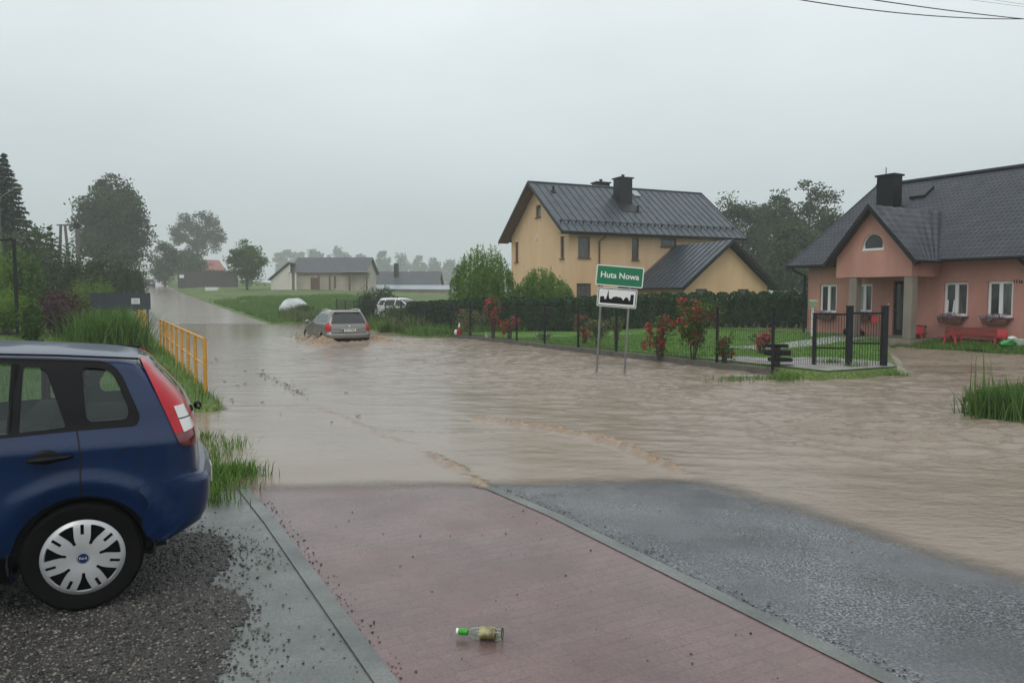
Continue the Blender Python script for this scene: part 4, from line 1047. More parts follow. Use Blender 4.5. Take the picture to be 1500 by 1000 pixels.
def tile_roof(q00, q10, q11, q01, pitch_u=0.17, step=0.27, du=0.0425, name='roof', parent=None, clip=None, m=None, th=0.05):
    """pressed-tile sheet: waves along the eave, steps up the slope. q00-q10 eave, q01-q11 ridge"""
    q00, q10, q11, q01 = [Vector(p) for p in (q00, q10, q11, q01)]
    Lu = (q10 - q00).length; Lv = (q01 - q00).length
    nu = int(Lu / du); nv = int(Lv / (step / 4))
    n = (q10 - q00).cross(q01 - q00).normalized()
    if n.z < 0: n = -n
    a = np.linspace(0, 1, nu + 1); b_ = np.linspace(0, 1, nv + 1); A, B = np.meshgrid(a, b_)
    P = (1 - A)[..., None] * (1 - B)[..., None] * np.array(q00) + A[..., None] * (1 - B)[..., None] * np.array(q10) + A[..., None] * B[..., None] * np.array(q11) + (1 - A)[..., None] * B[..., None] * np.array(q01)
    h = 0.015 * np.cos(A * Lu / pitch_u * 2 * np.pi) + 0.022 * (1 - ((B * Lv / step) % 1.0))
    P = P + h[..., None] * np.array(n)
    keep = None
    if clip is not None: keep = clip(P[..., 0], P[..., 1], P[..., 2])
    hh, ww = A.shape; idx = np.arange(hh * ww).reshape(hh, ww)
    q = np.stack([idx[:-1, :-1], idx[:-1, 1:], idx[1:, 1:], idx[1:, :-1]], -1).reshape(-1, 4)
    if keep is not None:
        k = (keep[:-1, :-1] & keep[1:, 1:]).ravel(); q = q[k]
    return np_mesh(name, P.reshape(-1, 3), quads=q, mats=[m or M_tile], parent=parent, smooth=True)

# ---- the pink house
Cp = Vector((11.8, 30.0, 0)); wv = Vector((.5, -.8660254, 0)); bv = Vector((.8660254, .5, 0)); UP = Vector((0, 0, 1))
pk = thing('pink_house', 'salmon pink bungalow with dark tiled roof and gabled porch', 'house', (Cp.x, Cp.y, 0.3))
def Q(a, d, z): return Cp + wv * a + bv * d + UP * z          # along the front, depth behind the front, height
LEN, DEP, ZB, ZE = 15.0, 10.0, 0.10, 3.02
holes = [(0.55, 1.31, 1.17, 2.26), (2.12, 2.80, 1.22, 2.26), (3.62, 4.38, 0.40, 2.34), (5.43, 6.23, 1.15, 2.27), (6.83, 7.60, 1.13, 2.28), (9.2, 10.4, 1.15, 2.28), (12.0, 13.2, 1.15, 2.28)]
RZ = 6.55; SL = (RZ - 3.03) / (DEP / 2 + 0.5)
mb = MB(); wall(mb, Q(0, 0, 0), wv, -bv, LEN, ZB, ZE + 0.28, holes)
gt = lambda a: 3.03 + SL * (0.5 + min(a, DEP - a)) - 0.06
wall(mb, Q(0, 0, 0), bv, -wv, DEP, ZB, gt, [(2.6, 3.6, 1.2, 2.3), (6.4, 7.4, 1.2, 2.3)], breaks=(DEP / 2,))
wall(mb, Q(LEN, 0, 0), bv, wv, DEP, ZB, gt, breaks=(DEP / 2,)); wall(mb, Q(0, DEP, 0), wv, bv, LEN, ZB, ZE + 0.28)
mb.build('wall', M_salmon, pk)
pl = MB(); pl.box(Q(LEN / 2, -0.012, 0.24), (LEN + .02, 0.05, 0.36), (wv, bv, UP)); pl.build('plinth', M_greyst, pk)
for h, kw in zip(holes, [dict(sash=2), dict(sash=2, blind=True), None, dict(sash=2, tilt=0), dict(sash=2), dict(sash=2), dict(sash=2)]):
    if kw is None: continue
    window(pk, Q(0, 0, 0), wv, -bv, h, M_upvc, sill=M_brownw, fw=0.075, **kw)
for h in [(2.6, 3.6, 1.2, 2.3), (6.4, 7.4, 1.2, 2.3)]: window(pk, Q(0, 0, 0), bv, -wv, h, M_upvc, sash=2, sill=M_brownw, fw=0.07)
d = MB(); d.box(Q(4.0, 0.10, 1.37), (0.75, 0.06, 1.93), (wv, bv, UP)); do = d.build('door', M_anth, pk)
for a in (3.84, 4.16):
    dg_ = MB(); dg_.box(Q(a, 0.064, 1.42), (0.20, 0.012, 1.62), (wv, bv, UP)); dg_.build('door_glass', M_panec, do)
hd = MB(); hd.tube([Q(3.70, 0.05, 1.30), Q(3.70, 0.02, 1.30), Q(3.80, 0.02, 1.30)], 0.012, 6); hd.build('handle', M_chrome, do)
bl_ = MB(); bl_.lathe(Q(3.46, 0.0, 1.52), -bv, [(0.03, 0.0), (0.03, 0.02), (0, 0.022)], 12); bl_.build('door_bell', M_white, pk)
# main roof: front slope of pressed tiles (open where the porch roof joins), back slope, ridge, verges
ov = 0.55
pc = 3.88; psp = 1.62; pze = 3.04; pzr = 4.90                          # porch: middle, half span, eave and ridge height
def porch_z(a): return pzr - (pzr - pze) * abs(a - pc) / psp
def front_clip(x, y, z):
    a = (x - Cp.x) * wv.x + (y - Cp.y) * wv.y
    return ~((np.abs(a - pc) < psp) & (z < pzr - (pzr - pze) * np.abs(a - pc) / psp - 0.05))
tile_roof(Q(-ov, -0.5, 3.03), Q(LEN + ov, -0.5, 3.03), Q(LEN + ov, DEP / 2, RZ), Q(-ov, DEP / 2, RZ), parent=pk, clip=front_clip)
mb = MB(); slab(mb, [Q(LEN + ov, DEP + .5, 3.03), Q(-ov, DEP + .5, 3.03), Q(-ov, DEP / 2, RZ), Q(LEN + ov, DEP / 2, RZ)], 0.08); mb.build('rear_roof', M_tile, pk)
mb = MB(); mb.tube([Q(-ov, DEP / 2, RZ + .03), Q(LEN + ov, DEP / 2, RZ + .03)], 0.085, 10); mb.build('ridge_cap', M_tile, pk, 40)
for a in (-ov, LEN + ov):
    mb = MB(); mb.prism([Q(a, -0.52, 2.86), Q(a, -0.52, 3.06), Q(a, DEP / 2, RZ + .05), Q(a, DEP + .52, 3.06), Q(a, DEP + .52, 2.86), Q(a, DEP / 2, RZ - .17)], wv * (0.05 if a > 0 else -0.05)); mb.build('verge_board', M_fasc, pk)
mb = MB(); mb.hexa([Q(-ov, -.48, 2.93), Q(2.2, -.48, 2.93), Q(2.2, 0.0, 2.96), Q(-ov, 0.0, 2.96), Q(-ov, -.48, 2.96), Q(2.2, -.48, 2.96), Q(2.2, 0, 2.99), Q(-ov, 0, 2.99)]); mb.build('soffit', M_soffit, pk)
mb = MB(); mb.hexa([Q(5.5, -.48, 2.93), Q(LEN, -.48, 2.93), Q(LEN, 0.0, 2.96), Q(5.5, 0.0, 2.96), Q(5.5, -.48, 2.96), Q(LEN, -.48, 2.96), Q(LEN, 0, 2.99), Q(5.5, 0, 2.99)]); mb.build('soffit', M_soffit, pk)
for a0, a1 in ((-ov, 2.2), (5.55, LEN + ov)):
    mb = MB(); mb.tube([Q(a0, -0.58, 2.99), Q(a1, -0.58, 2.97)], 0.065, 10); mb.build('gutter', M_fasc, pk, 40)
for pts in ([Q(-0.35, -0.58, 2.95), Q(-0.30, -0.45, 2.80), Q(-0.10, -0.08, 2.62), Q(-0.10, -0.08, 0.25)], [Q(8.0, -0.58, 2.95), Q(8.05, -0.40, 2.8), Q(8.1, -0.08, 2.65), Q(8.1, -0.08, 0.3)]):
    mb = MB(); mb.tube(pts, 0.045, 8); mb.build('downpipe', M_fasc, pk, 40)
# porch: gable box carried by two pillars
pd = -1.6; zb_ = 2.46
mb = MB()
hs = (2.46, 5.30)
archw = 0.40
# gable front with an arched window opening, stitched as strips
aw0, aw1, az0, az1 = pc - 0.01 - archw, pc - 0.01 + archw, 3.37, 3.95
brk = sorted(set([hs[0], hs[1], pc] + list(np.linspace(aw0, aw1, 13))))
for a0, a1 in zip(brk[:-1], brk[1:]):
    tz = lambda a: porch_z(a) - 0.10
    am = (a0 + a1) / 2
    if aw0 < am < aw1:
        arc = lambda a: az0 + 0.10 + (az1 - az0 - 0.10) * math.sqrt(max(0, 1 - ((a - pc + .01) / archw) ** 2))
        mb.add([Q(a0, pd, zb_), Q(a1, pd, zb_), Q(a1, pd, az0), Q(a0, pd, az0)], [(0, 1, 2, 3)])
        mb.add([Q(a0, pd, arc(a0)), Q(a1, pd, arc(a1)), Q(a1, pd, tz(a1)), Q(a0, pd, tz(a0))], [(0, 1, 2, 3)])
        mb.add([Q(a0, pd, arc(a0)), Q(a0, pd + .12, arc(a0)), Q(a1, pd + .12, arc(a1)), Q(a1, pd, arc(a1))], [(0, 1, 2, 3)])
    else:
        mb.add([Q(a0, pd, zb_), Q(a1, pd, zb_), Q(a1, pd, tz(a1)), Q(a0, pd, tz(a0))], [(0, 1, 2, 3)])
mb.add([Q(aw0, pd, az0), Q(aw1, pd, az0), Q(aw1, pd + .12, az0), Q(aw0, pd + .12, az0)], [(0, 1, 2, 3)])
for a in hs: mb.add([Q(a, pd, zb_), Q(a, -.002, zb_), Q(a, -.002, 3.3), Q(a, pd, porch_z(a) - .1)], [(0, 1, 2, 3)])
mb.add([Q(hs[0], pd, zb_), Q(hs[1], pd, zb_), Q(hs[1], -.002, zb_), Q(hs[0], -.002, zb_)], [(0, 1, 2, 3)])
mb.build('porch_gable', M_salmon, pk)
wf = MB()
arcp = [(pc - .01 + archw * .98 * math.cos(t), az0 + .10 + (az1 - az0 - .10) * .98 * math.sin(t)) for t in np.linspace(0, math.pi, 13)]
wf.tube([Q(a, pd + .07, z) for a, z in arcp], 0.028, 6); wf.box(Q(pc - .01, pd + .05, az0 + .035), (0.80, 0.09, 0.07), (wv, bv, UP)); wf.box(Q(aw0 + .03, pd + .07, az0 + .10), (0.06, 0.06, 0.2), (wv, bv, UP)); wf.box(Q(aw1 - .03, pd + .07, az0 + .10), (0.06, 0.06, 0.2), (wv, bv, UP))
wfo = wf.build('arched_window', M_upvc, pk)
pn = MB(); pn.prism([Q(aw0 + .02, pd + .09, az0 + .03)] + [Q(a, pd + .09, z) for a, z in arcp[::-1]] + [Q(aw1 - .02, pd + .09, az0 + .03)], bv * 0.01); pn.build('pane', M_pane, wfo)
jd = (pzr - 3.03) / SL - 0.5                                          # where the porch ridge meets the main roof
for sg in (-1, 1):
    tile_roof(Q(pc + sg * psp * 1.06, pd - 0.32, pze - 0.11), Q(pc + sg * psp * 1.06, -0.62, pze - 0.11), Q(pc, jd, pzr), Q(pc, pd - 0.32, pzr), name='porch_roof', parent=pk)
    mb = MB(); mb.prism([Q(pc, pd - .34, pzr + .04), Q(pc + sg * psp * 1.07, pd - .34, pze - .12), Q(pc + sg * psp * 1.07, pd - .34, pze - .28), Q(pc, pd - .34, pzr - .17)], bv * 0.045); mb.build('verge_board', M_fasc, pk)
    mb = MB(); mb.hexa([Q(pc + sg * psp * 1.05, pd - .30, pze - .20), Q(pc + sg * psp * 1.05, pd, pze - .20), Q(pc, pd, pzr - .09), Q(pc, pd - .30, pzr - .09), Q(pc + sg * psp * 1.05, pd - .30, pze - .17), Q(pc + sg * psp * 1.05, pd, pze - .17), Q(pc, pd, pzr - .06), Q(pc, pd - .30, pzr - .06)]); mb.build('soffit', M_soffit, pk)
mb = MB(); mb.tube([Q(pc + psp * 1.1, pd - .34, pze - .10), Q(pc + psp * 1.1, -0.58, pze - .10)], 0.055, 8); mb.build('gutter', M_fasc, pk, 40)
for a in (3.12, 5.16):
    mb = MB(); mb.box(Q(a, pd + .17, 1.42), (0.30, 0.30, 2.07), (wv, bv, UP)); mb.build('pillar', M_greyst, pk, bevel=0.012)
mb = MB(); mb.box(Q(3.88, -0.86, 0.27), (3.0, 1.66, 0.22), (wv, bv, UP)); mb.build('porch_step', M_greyst, pk)
# chimney on the front slope left of the porch ridge, roof hatch beside it
ch = MB(); cz = Q(3.1, 3.9, 0); zc = 3.03 + SL * 4.4
ch.box(Q(1.36, 3.0, 5.72), (0.72, 0.56, 1.70), (wv, bv, UP)); ch.box(Q(1.36, 3.0, 6.60), (0.84, 0.68, 0.07), (wv, bv, UP)); cho = ch.build('chimney', M_black, pk)
rd_ = MB(); rd_.tube([Q(1.2, 3.0, 6.6), Q(1.2, 3.0, 6.95)], 0.018, 6); rd_.build('lightning_rod', M_fasc, cho)
ht = MB(); s_d = (bv + UP * SL).normalized(); ht.box(Q(2.15, 3.9, 3.03 + SL * 4.4 + 0.07), (0.62, 0.75, 0.10), (wv, s_d, wv.cross(s_d))); ht.build('roof_hatch', M_fasc, pk)
nm = text_mesh('111a', 0.150, 0.006, 0.004, 'LEFT'); nm.transform(Matrix(((wv.x, 0, -bv.x, Q(7.58, -0.012, 0).x), (wv.y, 0, -bv.y, Q(7.58, -0.012, 0).y), (0, 1, 0, 2.255), (0, 0, 0, 1)))); nm.transform(world_of(pk).inverted()); part('house_number', nm, M_black, pk, 30)

# things by the pink house
def box_of_flowers(a, hint, wd_=0.78):
    t_ = thing('flower_box', hint, 'flower box', tuple(Q(a, -0.16, 0.92)), math.atan2(wv.y, wv.x), 'flower boxes under the front windows')
    b_ = MB(); b_.hexa([(-wd_ / 2 + .04, -.09, 0), (wd_ / 2 - .04, -.09, 0), (wd_ / 2 - .04, .09, 0), (-wd_ / 2 + .04, .09, 0), (-wd_ / 2, -.11, .17), (wd_ / 2, -.11, .17), (wd_ / 2, .11, .17), (-wd_ / 2, .11, .17)]); b_.build('planter', M_brownw, t_, local=True)
    n = 420; p = np.clip(RNG.normal(0, 1, (n, 3)), -1.7, 1.7) * np.array([wd_ * .27, .08, .075]) + np.array([-0.04, -.05, .20])
    cards('flowers', p, 0.055, M_flow, t_, var=RNG.random(n) ** .8)
    return t_
fbl = []
for a, hint in ((5.78, 'brown flower box with pale flowers under the tilted open window'), (7.17, 'brown flower box with mauve flowers under the window by the house number'), (0.93, 'flower box under the window at the far corner of the pink house'), (2.46, 'flower box under the half blinded window behind the porch pillar')):
    fbl.append(box_of_flowers(a, hint))
AXP = (wv, bv, UP)
# red bench against the wall
be = thing('garden_bench', 'long red wooden bench against the pink wall under the windows', 'bench', tuple(Q(6.60, -0.45, 0)), math.atan2(wv.y, wv.x))
be.location.z = min(hz(be.location.x, be.location.y), .10)
for z, y in ((0.50, 0.185), (0.64, 0.215)):
    b_ = MB(); b_.box((0, y, z), (1.86, 0.03, 0.125)); b_.build('back_slat', M_redw, be, local=True, bevel=0.006)
b_ = MB()
for y in (-0.16, -0.02, 0.12): b_.box((0, y, 0.36), (1.86, 0.12, 0.035))
b_.build('seat', M_redw, be, local=True, bevel=0.006)
for x in (-0.72, 0.72):
    b_ = MB(); b_.box((x, -0.16, 0.17), (0.07, 0.06, 0.34)); b_.build('leg', M_redw, be, local=True)
    b_ = MB(); b_.tube([(x, 0.13, 0), (x, 0.165, 0.36), (x, 0.24, 0.72)], 0.032, 6); b_.build('leg', M_redw, be, local=True)
def stool(a, d, label, sc=1.0, back=True, name='child_chair'):
    p = Q(a, d, 0); t_ = thing(name, label, 'chair', (p.x, p.y, hz(p.x, p.y)), math.atan2(wv.y, wv.x) + (0.3 if back else 0), 'red children\'s seats')
    s_ = MB(); s_.box((0, 0, .30 * sc), (.36 * sc, .34 * sc, .03)); s_.build('seat', M_redp, t_, local=True, bevel=0.008)
    for sx_ in (-1, 1):
        for sy_ in (-1, 1):
            l_ = MB(); l_.tube([(sx_ * .19 * sc, sy_ * .18 * sc, 0), (sx_ * .14 * sc, sy_ * .13 * sc, .30 * sc)], [.035 * sc, .028 * sc], 6); l_.build('leg', M_redp, t_, local=True)
    if back:
        bk = MB(); bk.box((0, .17 * sc, .46 * sc), (.34 * sc, .025, .30 * sc), ((1, 0, 0), (0, .97, -.2), (0, .2, .97))); bk.build('backrest', M_redp, t_, local=True, bevel=0.01)
    return t_
stool(6.38, -1.05, 'red plastic stool standing before the near end of the bench', 1.0, False, 'plastic_stool')
stool(5.05, -0.75, 'small red plastic chair between porch pillar and bench', 0.8)
stool(7.68, -0.75, 'small red plastic chair beside the heap of toys', 0.8)
M_grplastic = mat('green_plastic', (0.03, 0.30, 0.06), 0.35); M_paleplastic = mat('pale_plastic', (0.55, 0.62, 0.52), 0.4)
def P3(a, d, z=0): p = Q(a, d, 0); return (p.x, p.y, hz(p.x, p.y) + z)
t_ = thing('toy_heap', 'heap of green and whitish plastic toys on the grass beside the bench', 'toys', P3(8.17, -0.95))
b_ = MB(); b_.lathe((.15, 0, 0), (0, 0, 1), [(.01, .0), (.12, .01), (.18, .16), (.20, .24), (.16, .24), (.14, .1), (0, .06)], 14); b_.build('bucket', M_paleplastic, t_, 40, local=True)
b_ = MB(); b_.ball((-.2, .02, .11), .16, 10, 0, (1.5, .7, .7)); b_.tube([(-.42, 0, .08), (-.2, -.08, .20), (.0, -.05, .12)], .035, 6); b_.build('watering_can', M_grplastic, t_, 40, local=True)
b_ = MB(); b_.ball((-.05, .05, .26), .11, 8, 0, (1.3, 1, .7)); b_.build('ball', M_wlens, t_, 40, local=True)
mt = MB(); mt.hexa([Vector(P3(7.5, -1.75, .01)) + v for v in (wv * -.28 - bv * .1, wv * .28 - bv * .1, wv * .28 + bv * .1, wv * -.28 + bv * .1)] + [Vector(P3(7.5, -1.75, .05)) + v for v in (wv * -.28 - bv * .1, wv * .28 - bv * .1, wv * .28 + bv * .1, wv * -.28 + bv * .1)])
tag(mt.build('rubber_mat', M_black), 'small black mat lying on the wet grass before the bench', 'mat')
# firewood heap and red sledge on the porch
t_ = thing('firewood_heap', 'heap of split firewood on the porch beside the door', 'firewood', tuple(Q(4.72, -0.35, 0.38)))
for i in range(16):
    b_ = MB(); y = .06 + .11 * (i // 4); x = -.25 + .15 * (i % 4) + .05 * (i // 4 % 2)
    c0 = Vector(wv) * x + UP * y; b_.tube([c0 - bv * .14, c0 + bv * .14], .055, 7); b_.build('log', M_brownw, t_, 40, local=True)
t_ = thing('toy_tractor', 'low red toy tractor parked on the porch step', 'toy', tuple(Q(2.75, -0.9, 0.38)), math.atan2(wv.y, wv.x))
b_ = MB(); b_.box((0, 0, .20), (.5, .22, .14)); b_.box((-.12, 0, .33), (.18, .2, .16)); b_.build('body', M_redp, t_, local=True, bevel=0.03)
for x, r in ((-.2, .13), (.2, .09)):
    for y in (-.15, .15): b_ = MB(); b_.lathe((x, y - .04, r), (0, 1, 0), [(.02, 0), (r, 0), (r, .08), (.02, .08)], 14); b_.build('wheel', M_rubber, t_, 40, local=True)
# letter box on its post
x_, y_ = at(1190, 27.4); z_ = hz(x_, y_)
t_ = thing('letter_box', 'pale green letter box on a white post at the pink house corner', 'letter box', (x_, y_, z_))
b_ = MB(); b_.box((0, 0, .55), (.06, .06, 1.1)); b_.build('post', M_white, t_, local=True)
b_ = MB(); b_.box((0, 0, 1.20), (.25, .18, .20)); b_.prism([(-.13, -.10, 1.30), (-.13, .10, 1.30), (-.13, 0, 1.37)], (.26, 0, 0)); b_.build('box', M_leafm if False else mat('sage_paint', (0.22, 0.30, 0.17), 0.5), t_, local=True)

# ---- the yellow house
gA = R(24); yw = Vector((math.cos(gA), math.sin(gA), 0)); yb = Vector((-math.sin(gA), math.cos(gA), 0))
Cy = Vector((3.4, 45.0, 0)); yh = thing('yellow_house', 'two storey peach yellow house with grey seamed metal roof and garage wing', 'house', (3.4, 45, 0.2))
def Y_(a, d, z): return Cy + yw * a + yb * d + UP * z
L2, D2, ZE2, ZR2 = 11.4, 8.45, 5.62, 9.10
oz = 0.0
hl = [(0.62, 1.44, 4.11, 5.40), (4.41, 4.92, 4.06, 5.42), (6.55, 7.75, 4.93, 5.45), (0.53, 1.53, 0.6, 2.58), (3.4, 4.6, 0.9, 2.4)]
mb = MB(); wall(mb, Y_(0, 0, 0), yw, -yb, L2, -.1, ZE2 + .25, hl)
hg_ = [(3.82, 4.56, 6.88, 7.66), (7.30, 7.86, 4.16, 5.52), (0.62, 1.12, 4.09, 5.43), (3.2, 4.4, 0.9, 2.4)]
SL2 = (ZR2 - ZE2) / (D2 / 2 + .55)
gt2 = lambda a: ZE2 + SL2 * (0.55 + min(a, D2 - a)) - .10
wall(mb, Y_(0, 0, 0), yb, -yw, D2, -.1, gt2, hg_, breaks=(D2 / 2,)); wall(mb, Y_(L2, 0, 0), yb, yw, D2, -.1, gt2, breaks=(D2 / 2,)); wall(mb, Y_(0, D2, 0), yw, yb, L2, -.1, ZE2 + .25)
mb.build('wall', M_peach, yh)
for h in hl: window(yh, Y_(0, 0, 0), yw, -yb, h, M_brownw, sill=M_brownw, fw=0.07, sash=1, name='window')
for h in hg_: window(yh, Y_(0, 0, 0), yb, -yw, h, M_brownw, sill=M_brownw, fw=0.07, name='window')
b_ = MB(); b_.lathe(Y_(0, 4.44, 5.56), -yw, [(.0, 0), (.16, 0), (.16, .04), (0, .05)], 16); b_.build('vent_cover', M_cream, yh, 40)
ow = 0.72; orr = 1.55                                              # roof overhang left / right
mb = MB(); slab(mb, [Y_(-ow, -.55, ZE2), Y_(L2 + orr, -.55, ZE2), Y_(L2 + orr, D2 / 2, ZR2), Y_(-ow, D2 / 2, ZR2)], .06)
nrm = (Vector((0, 0, 1)) - yb * SL2).normalized(); sld = (yb + UP * SL2).normalized(); Ls = math.hypot(D2 / 2 + .55, ZR2 - ZE2)
k = -ow + .02
while k < L2 + orr:
    c0 = Y_(k, -.55, ZE2) + sld * (Ls / 2) + nrm * .016; mb.box(c0, (.022, Ls - .01, .040), (yw, sld, nrm)); k += .515
for q in (.42, .78):                                               # snow guard steps and seams
    pass
mb.build('roof', M_seam, yh)
mb = MB(); slab(mb, [Y_(L2 + orr, D2 + .55, ZE2), Y_(-ow, D2 + .55, ZE2), Y_(-ow, D2 / 2, ZR2), Y_(L2 + orr, D2 / 2, ZR2)], .06); mb.build('rear_roof', M_seam, yh)
mb = MB(); mb.tube([Y_(-ow, D2 / 2, ZR2 + .02), Y_(L2 + orr, D2 / 2, ZR2 + .02)], .07, 8); mb.build('ridge_cap', M_seam, yh, 40)
for a, sg in ((-ow, 1), (L2 + orr, -1)):
    mb = MB(); mb.prism([Y_(a, -.57, ZE2 - .20), Y_(a, -.57, ZE2 + .01), Y_(a, D2 / 2, ZR2 + .05), Y_(a, D2 + .57, ZE2 + .01), Y_(a, D2 + .57, ZE2 - .20), Y_(a, D2 / 2, ZR2 - .17)], yw * .05 * -sg); mb.build('verge_board', M_anth, yh)
for s0, s1 in ((-.55, D2 / 2), (D2 + .55, D2 / 2)):
    mb = MB(); z0, z1 = ZE2 - .10, ZR2 - .10
    mb.hexa([Y_(-ow, s0, z0 - .03), Y_(0, s0, z0 - .03), Y_(0, s1, z1 - .03), Y_(-ow, s1, z1 - .03), Y_(-ow, s0, z0), Y_(0, s0, z0), Y_(0, s1, z1), Y_(-ow, s1, z1)]); mb.build('soffit', M_brownw, yh)
mb = MB(); mb.hexa([Y_(-ow, -.5, ZE2 - .13), Y_(L2 + orr, -.5, ZE2 - .13), Y_(L2 + orr, 0, ZE2 - .13), Y_(-ow, 0, ZE2 - .13), Y_(-ow, -.5, ZE2 - .10), Y_(L2 + orr, -.5, ZE2 - .10), Y_(L2 + orr, 0, ZE2 - .10), Y_(-ow, 0, ZE2 - .10)]); mb.build('soffit', M_soffit, yh)
mb = MB(); mb.tube([Y_(-ow, -.62, ZE2 - .04), Y_(L2 + orr, -.62, ZE2 - .06)], .065, 8); mb.build('gutter', M_anth, yh, 40)
mb = MB(); mb.tube([Y_(2.35, -.60, ZE2 - .06), Y_(2.25, -.42, ZE2 - .22), Y_(2.06, -.07, ZE2 - .48), Y_(2.05, -.07, .2)], .05, 8); mb.build('downpipe', M_brownw, yh, 40)
mb = MB(); q0 = .17
sg0 = lambda a, dz=0: Y_(a, -.55 + (D2 / 2 + .55) * q0, ZE2 + (ZR2 - ZE2) * q0) + nrm * (.10 + dz)
for dz in (0, .07): mb.tube([sg0(-ow + .1, dz), sg0(L2 + orr - .1, dz)], .016, 5)
k = -ow + .28
while k < L2 + orr: mb.box(sg0(k, -.04), (.05, .10, .16), (yw, sld, nrm)); k += .515
mb.build('snow_guard', M_anth, yh)
ry_ = lambda d: ZE2 + SL2 * (d + .55)
def chimney(a, d, wx, wy, top, nm='chimney'):
    b_ = MB(); zb__ = ry_(min(d, D2 - d)) - .6; b_.box(Y_(a, d, (zb__ + top) / 2), (wx, wy, top - zb__), (yw, yb, UP)); b_.box(Y_(a, d, top + .04), (wx + .16, wy + .16, .08), (yw, yb, UP)); co_ = b_.build(nm, M_anth, yh)
    b_ = MB(); b_.lathe(Y_(a, d, top + .08), UP, [(.10, 0), (.10, .16), (.16, .18), (.0, .24)], 12); b_.build('cowl', M_anth, co_, 40)
    return co_
chimney(5.45, 2.75, .92, .85, 9.45)
b_ = MB(); d0, d1 = 1.55, 3.2
b_.hexa([Y_(4.7, d0, ry_(d0) + .01), Y_(6.2, d0, ry_(d0) + .01), Y_(6.05, d1, ry_(d1) + .01), Y_(4.85, d1, ry_(d1) + .01), Y_(4.8, d0 + .1, ry_(d0) + .12), Y_(6.1, d0 + .1, ry_(d0) + .12), Y_(6.0, d1, ry_(d1) + .12), Y_(4.9, d1, ry_(d1) + .12)]); b_.build('chimney_apron', M_anth, yh)
chimney(5.3, 5.3, 1.0, .7, 9.5)
b_ = MB(); b_.box(Y_(7.0, 3.6, ry_(3.6) + .06), (.5, .7, .08), (yw, sld, nrm)); b_.build('roof_hatch', M_sheet, yh)
for a, d in ((.63, 3.3), (5.95, 1.7)):
    b_ = MB(); b_.tube([Y_(a, d, ry_(d) - .02), Y_(a, d, ry_(d) + .32)], .07, 8); b_.lathe(Y_(a, d, ry_(d) + .30), UP, [(.11, 0), (.11, .05), (0, .12)], 10); b_.box(Y_(a, d, ry_(d) + .03), (.26, .34, .04), (yw, sld, nrm)); b_.build('roof_vent', M_anth, yh, 40)
# garage wing: gable towards us, roof running back to the house
Cg = Vector((10.3, 42.5, 0))
def G_(a, d, z): return Cg + yw * a + yb * d + UP * z
gl, gr, gz, ga, gap_ = -.75, 5.30, 2.42, 4.74, 2.28
SLg = (5.02 - 2.20) / (gap_ + 1.25)
mb = MB(); wall(mb, G_(gl, 0, 0), yw, -yb, gr - gl, 0, lambda a: min(4.74, 4.76 - (4.76 - 2.40) * abs(a - (gap_ - gl)) / (gap_ - gl)), [(0.83, 1.65, 1.2, 2.22), (3.84, 4.66, 1.2, 2.22)], breaks=(gap_ - gl,))
wall(mb, G_(gl, 5.05, 0), -yb, -yw, 5.05, 0, 2.40); wall(mb, G_(gr, 0, 0), yb, yw, 5.05, 0, 2.40); mb.build('garage_wall', M_peach, yh)
for h in ((0.83, 1.65, 1.2, 2.22), (3.84, 4.66, 1.2, 2.22)): window(yh, G_(gl, 0, 0), yw, -yb, h, M_brownw, sill=M_brownw, fw=.06, name='garage_window')
SLg = (5.02 - 2.30) / (gap_ - gl + .45)
for sg in (-1, 1):
    e = gap_ + sg * (gap_ - gl + .45)
    mb = MB(); slab(mb, [G_(e, -.55, 2.30), G_(e, 5.02, 2.30), G_(gap_, 5.02, 5.02), G_(gap_, -.55, 5.02)], .07)
    n2 = (UP + yw * sg * SLg).normalized(); s2 = (-yw * sg + UP * SLg).normalized(); Lg = math.hypot(gap_ - gl + .45, 2.72); k = -.50
    while k < 5.0: mb.box(G_(e, k, 2.30) + s2 * (Lg / 2) + n2 * .016, (.022, Lg - .02, .04), (yb, s2, n2)); k += .5
    mb.build('garage_roof', M_seam, yh)
    mb = MB(); mb.prism([G_(e, -.57, 2.31), G_(gap_, -.57, 5.06), G_(gap_, -.57, 4.84), G_(e, -.57, 2.08)], yb * .05); mb.build('garage_verge', M_anth, yh)
    mb = MB(); mb.tube([G_(e + sg * .05, -.55, 2.25), G_(e + sg * .05, 5.0, 2.25)], .06, 8); mb.build('garage_gutter', M_anth, yh, 40)

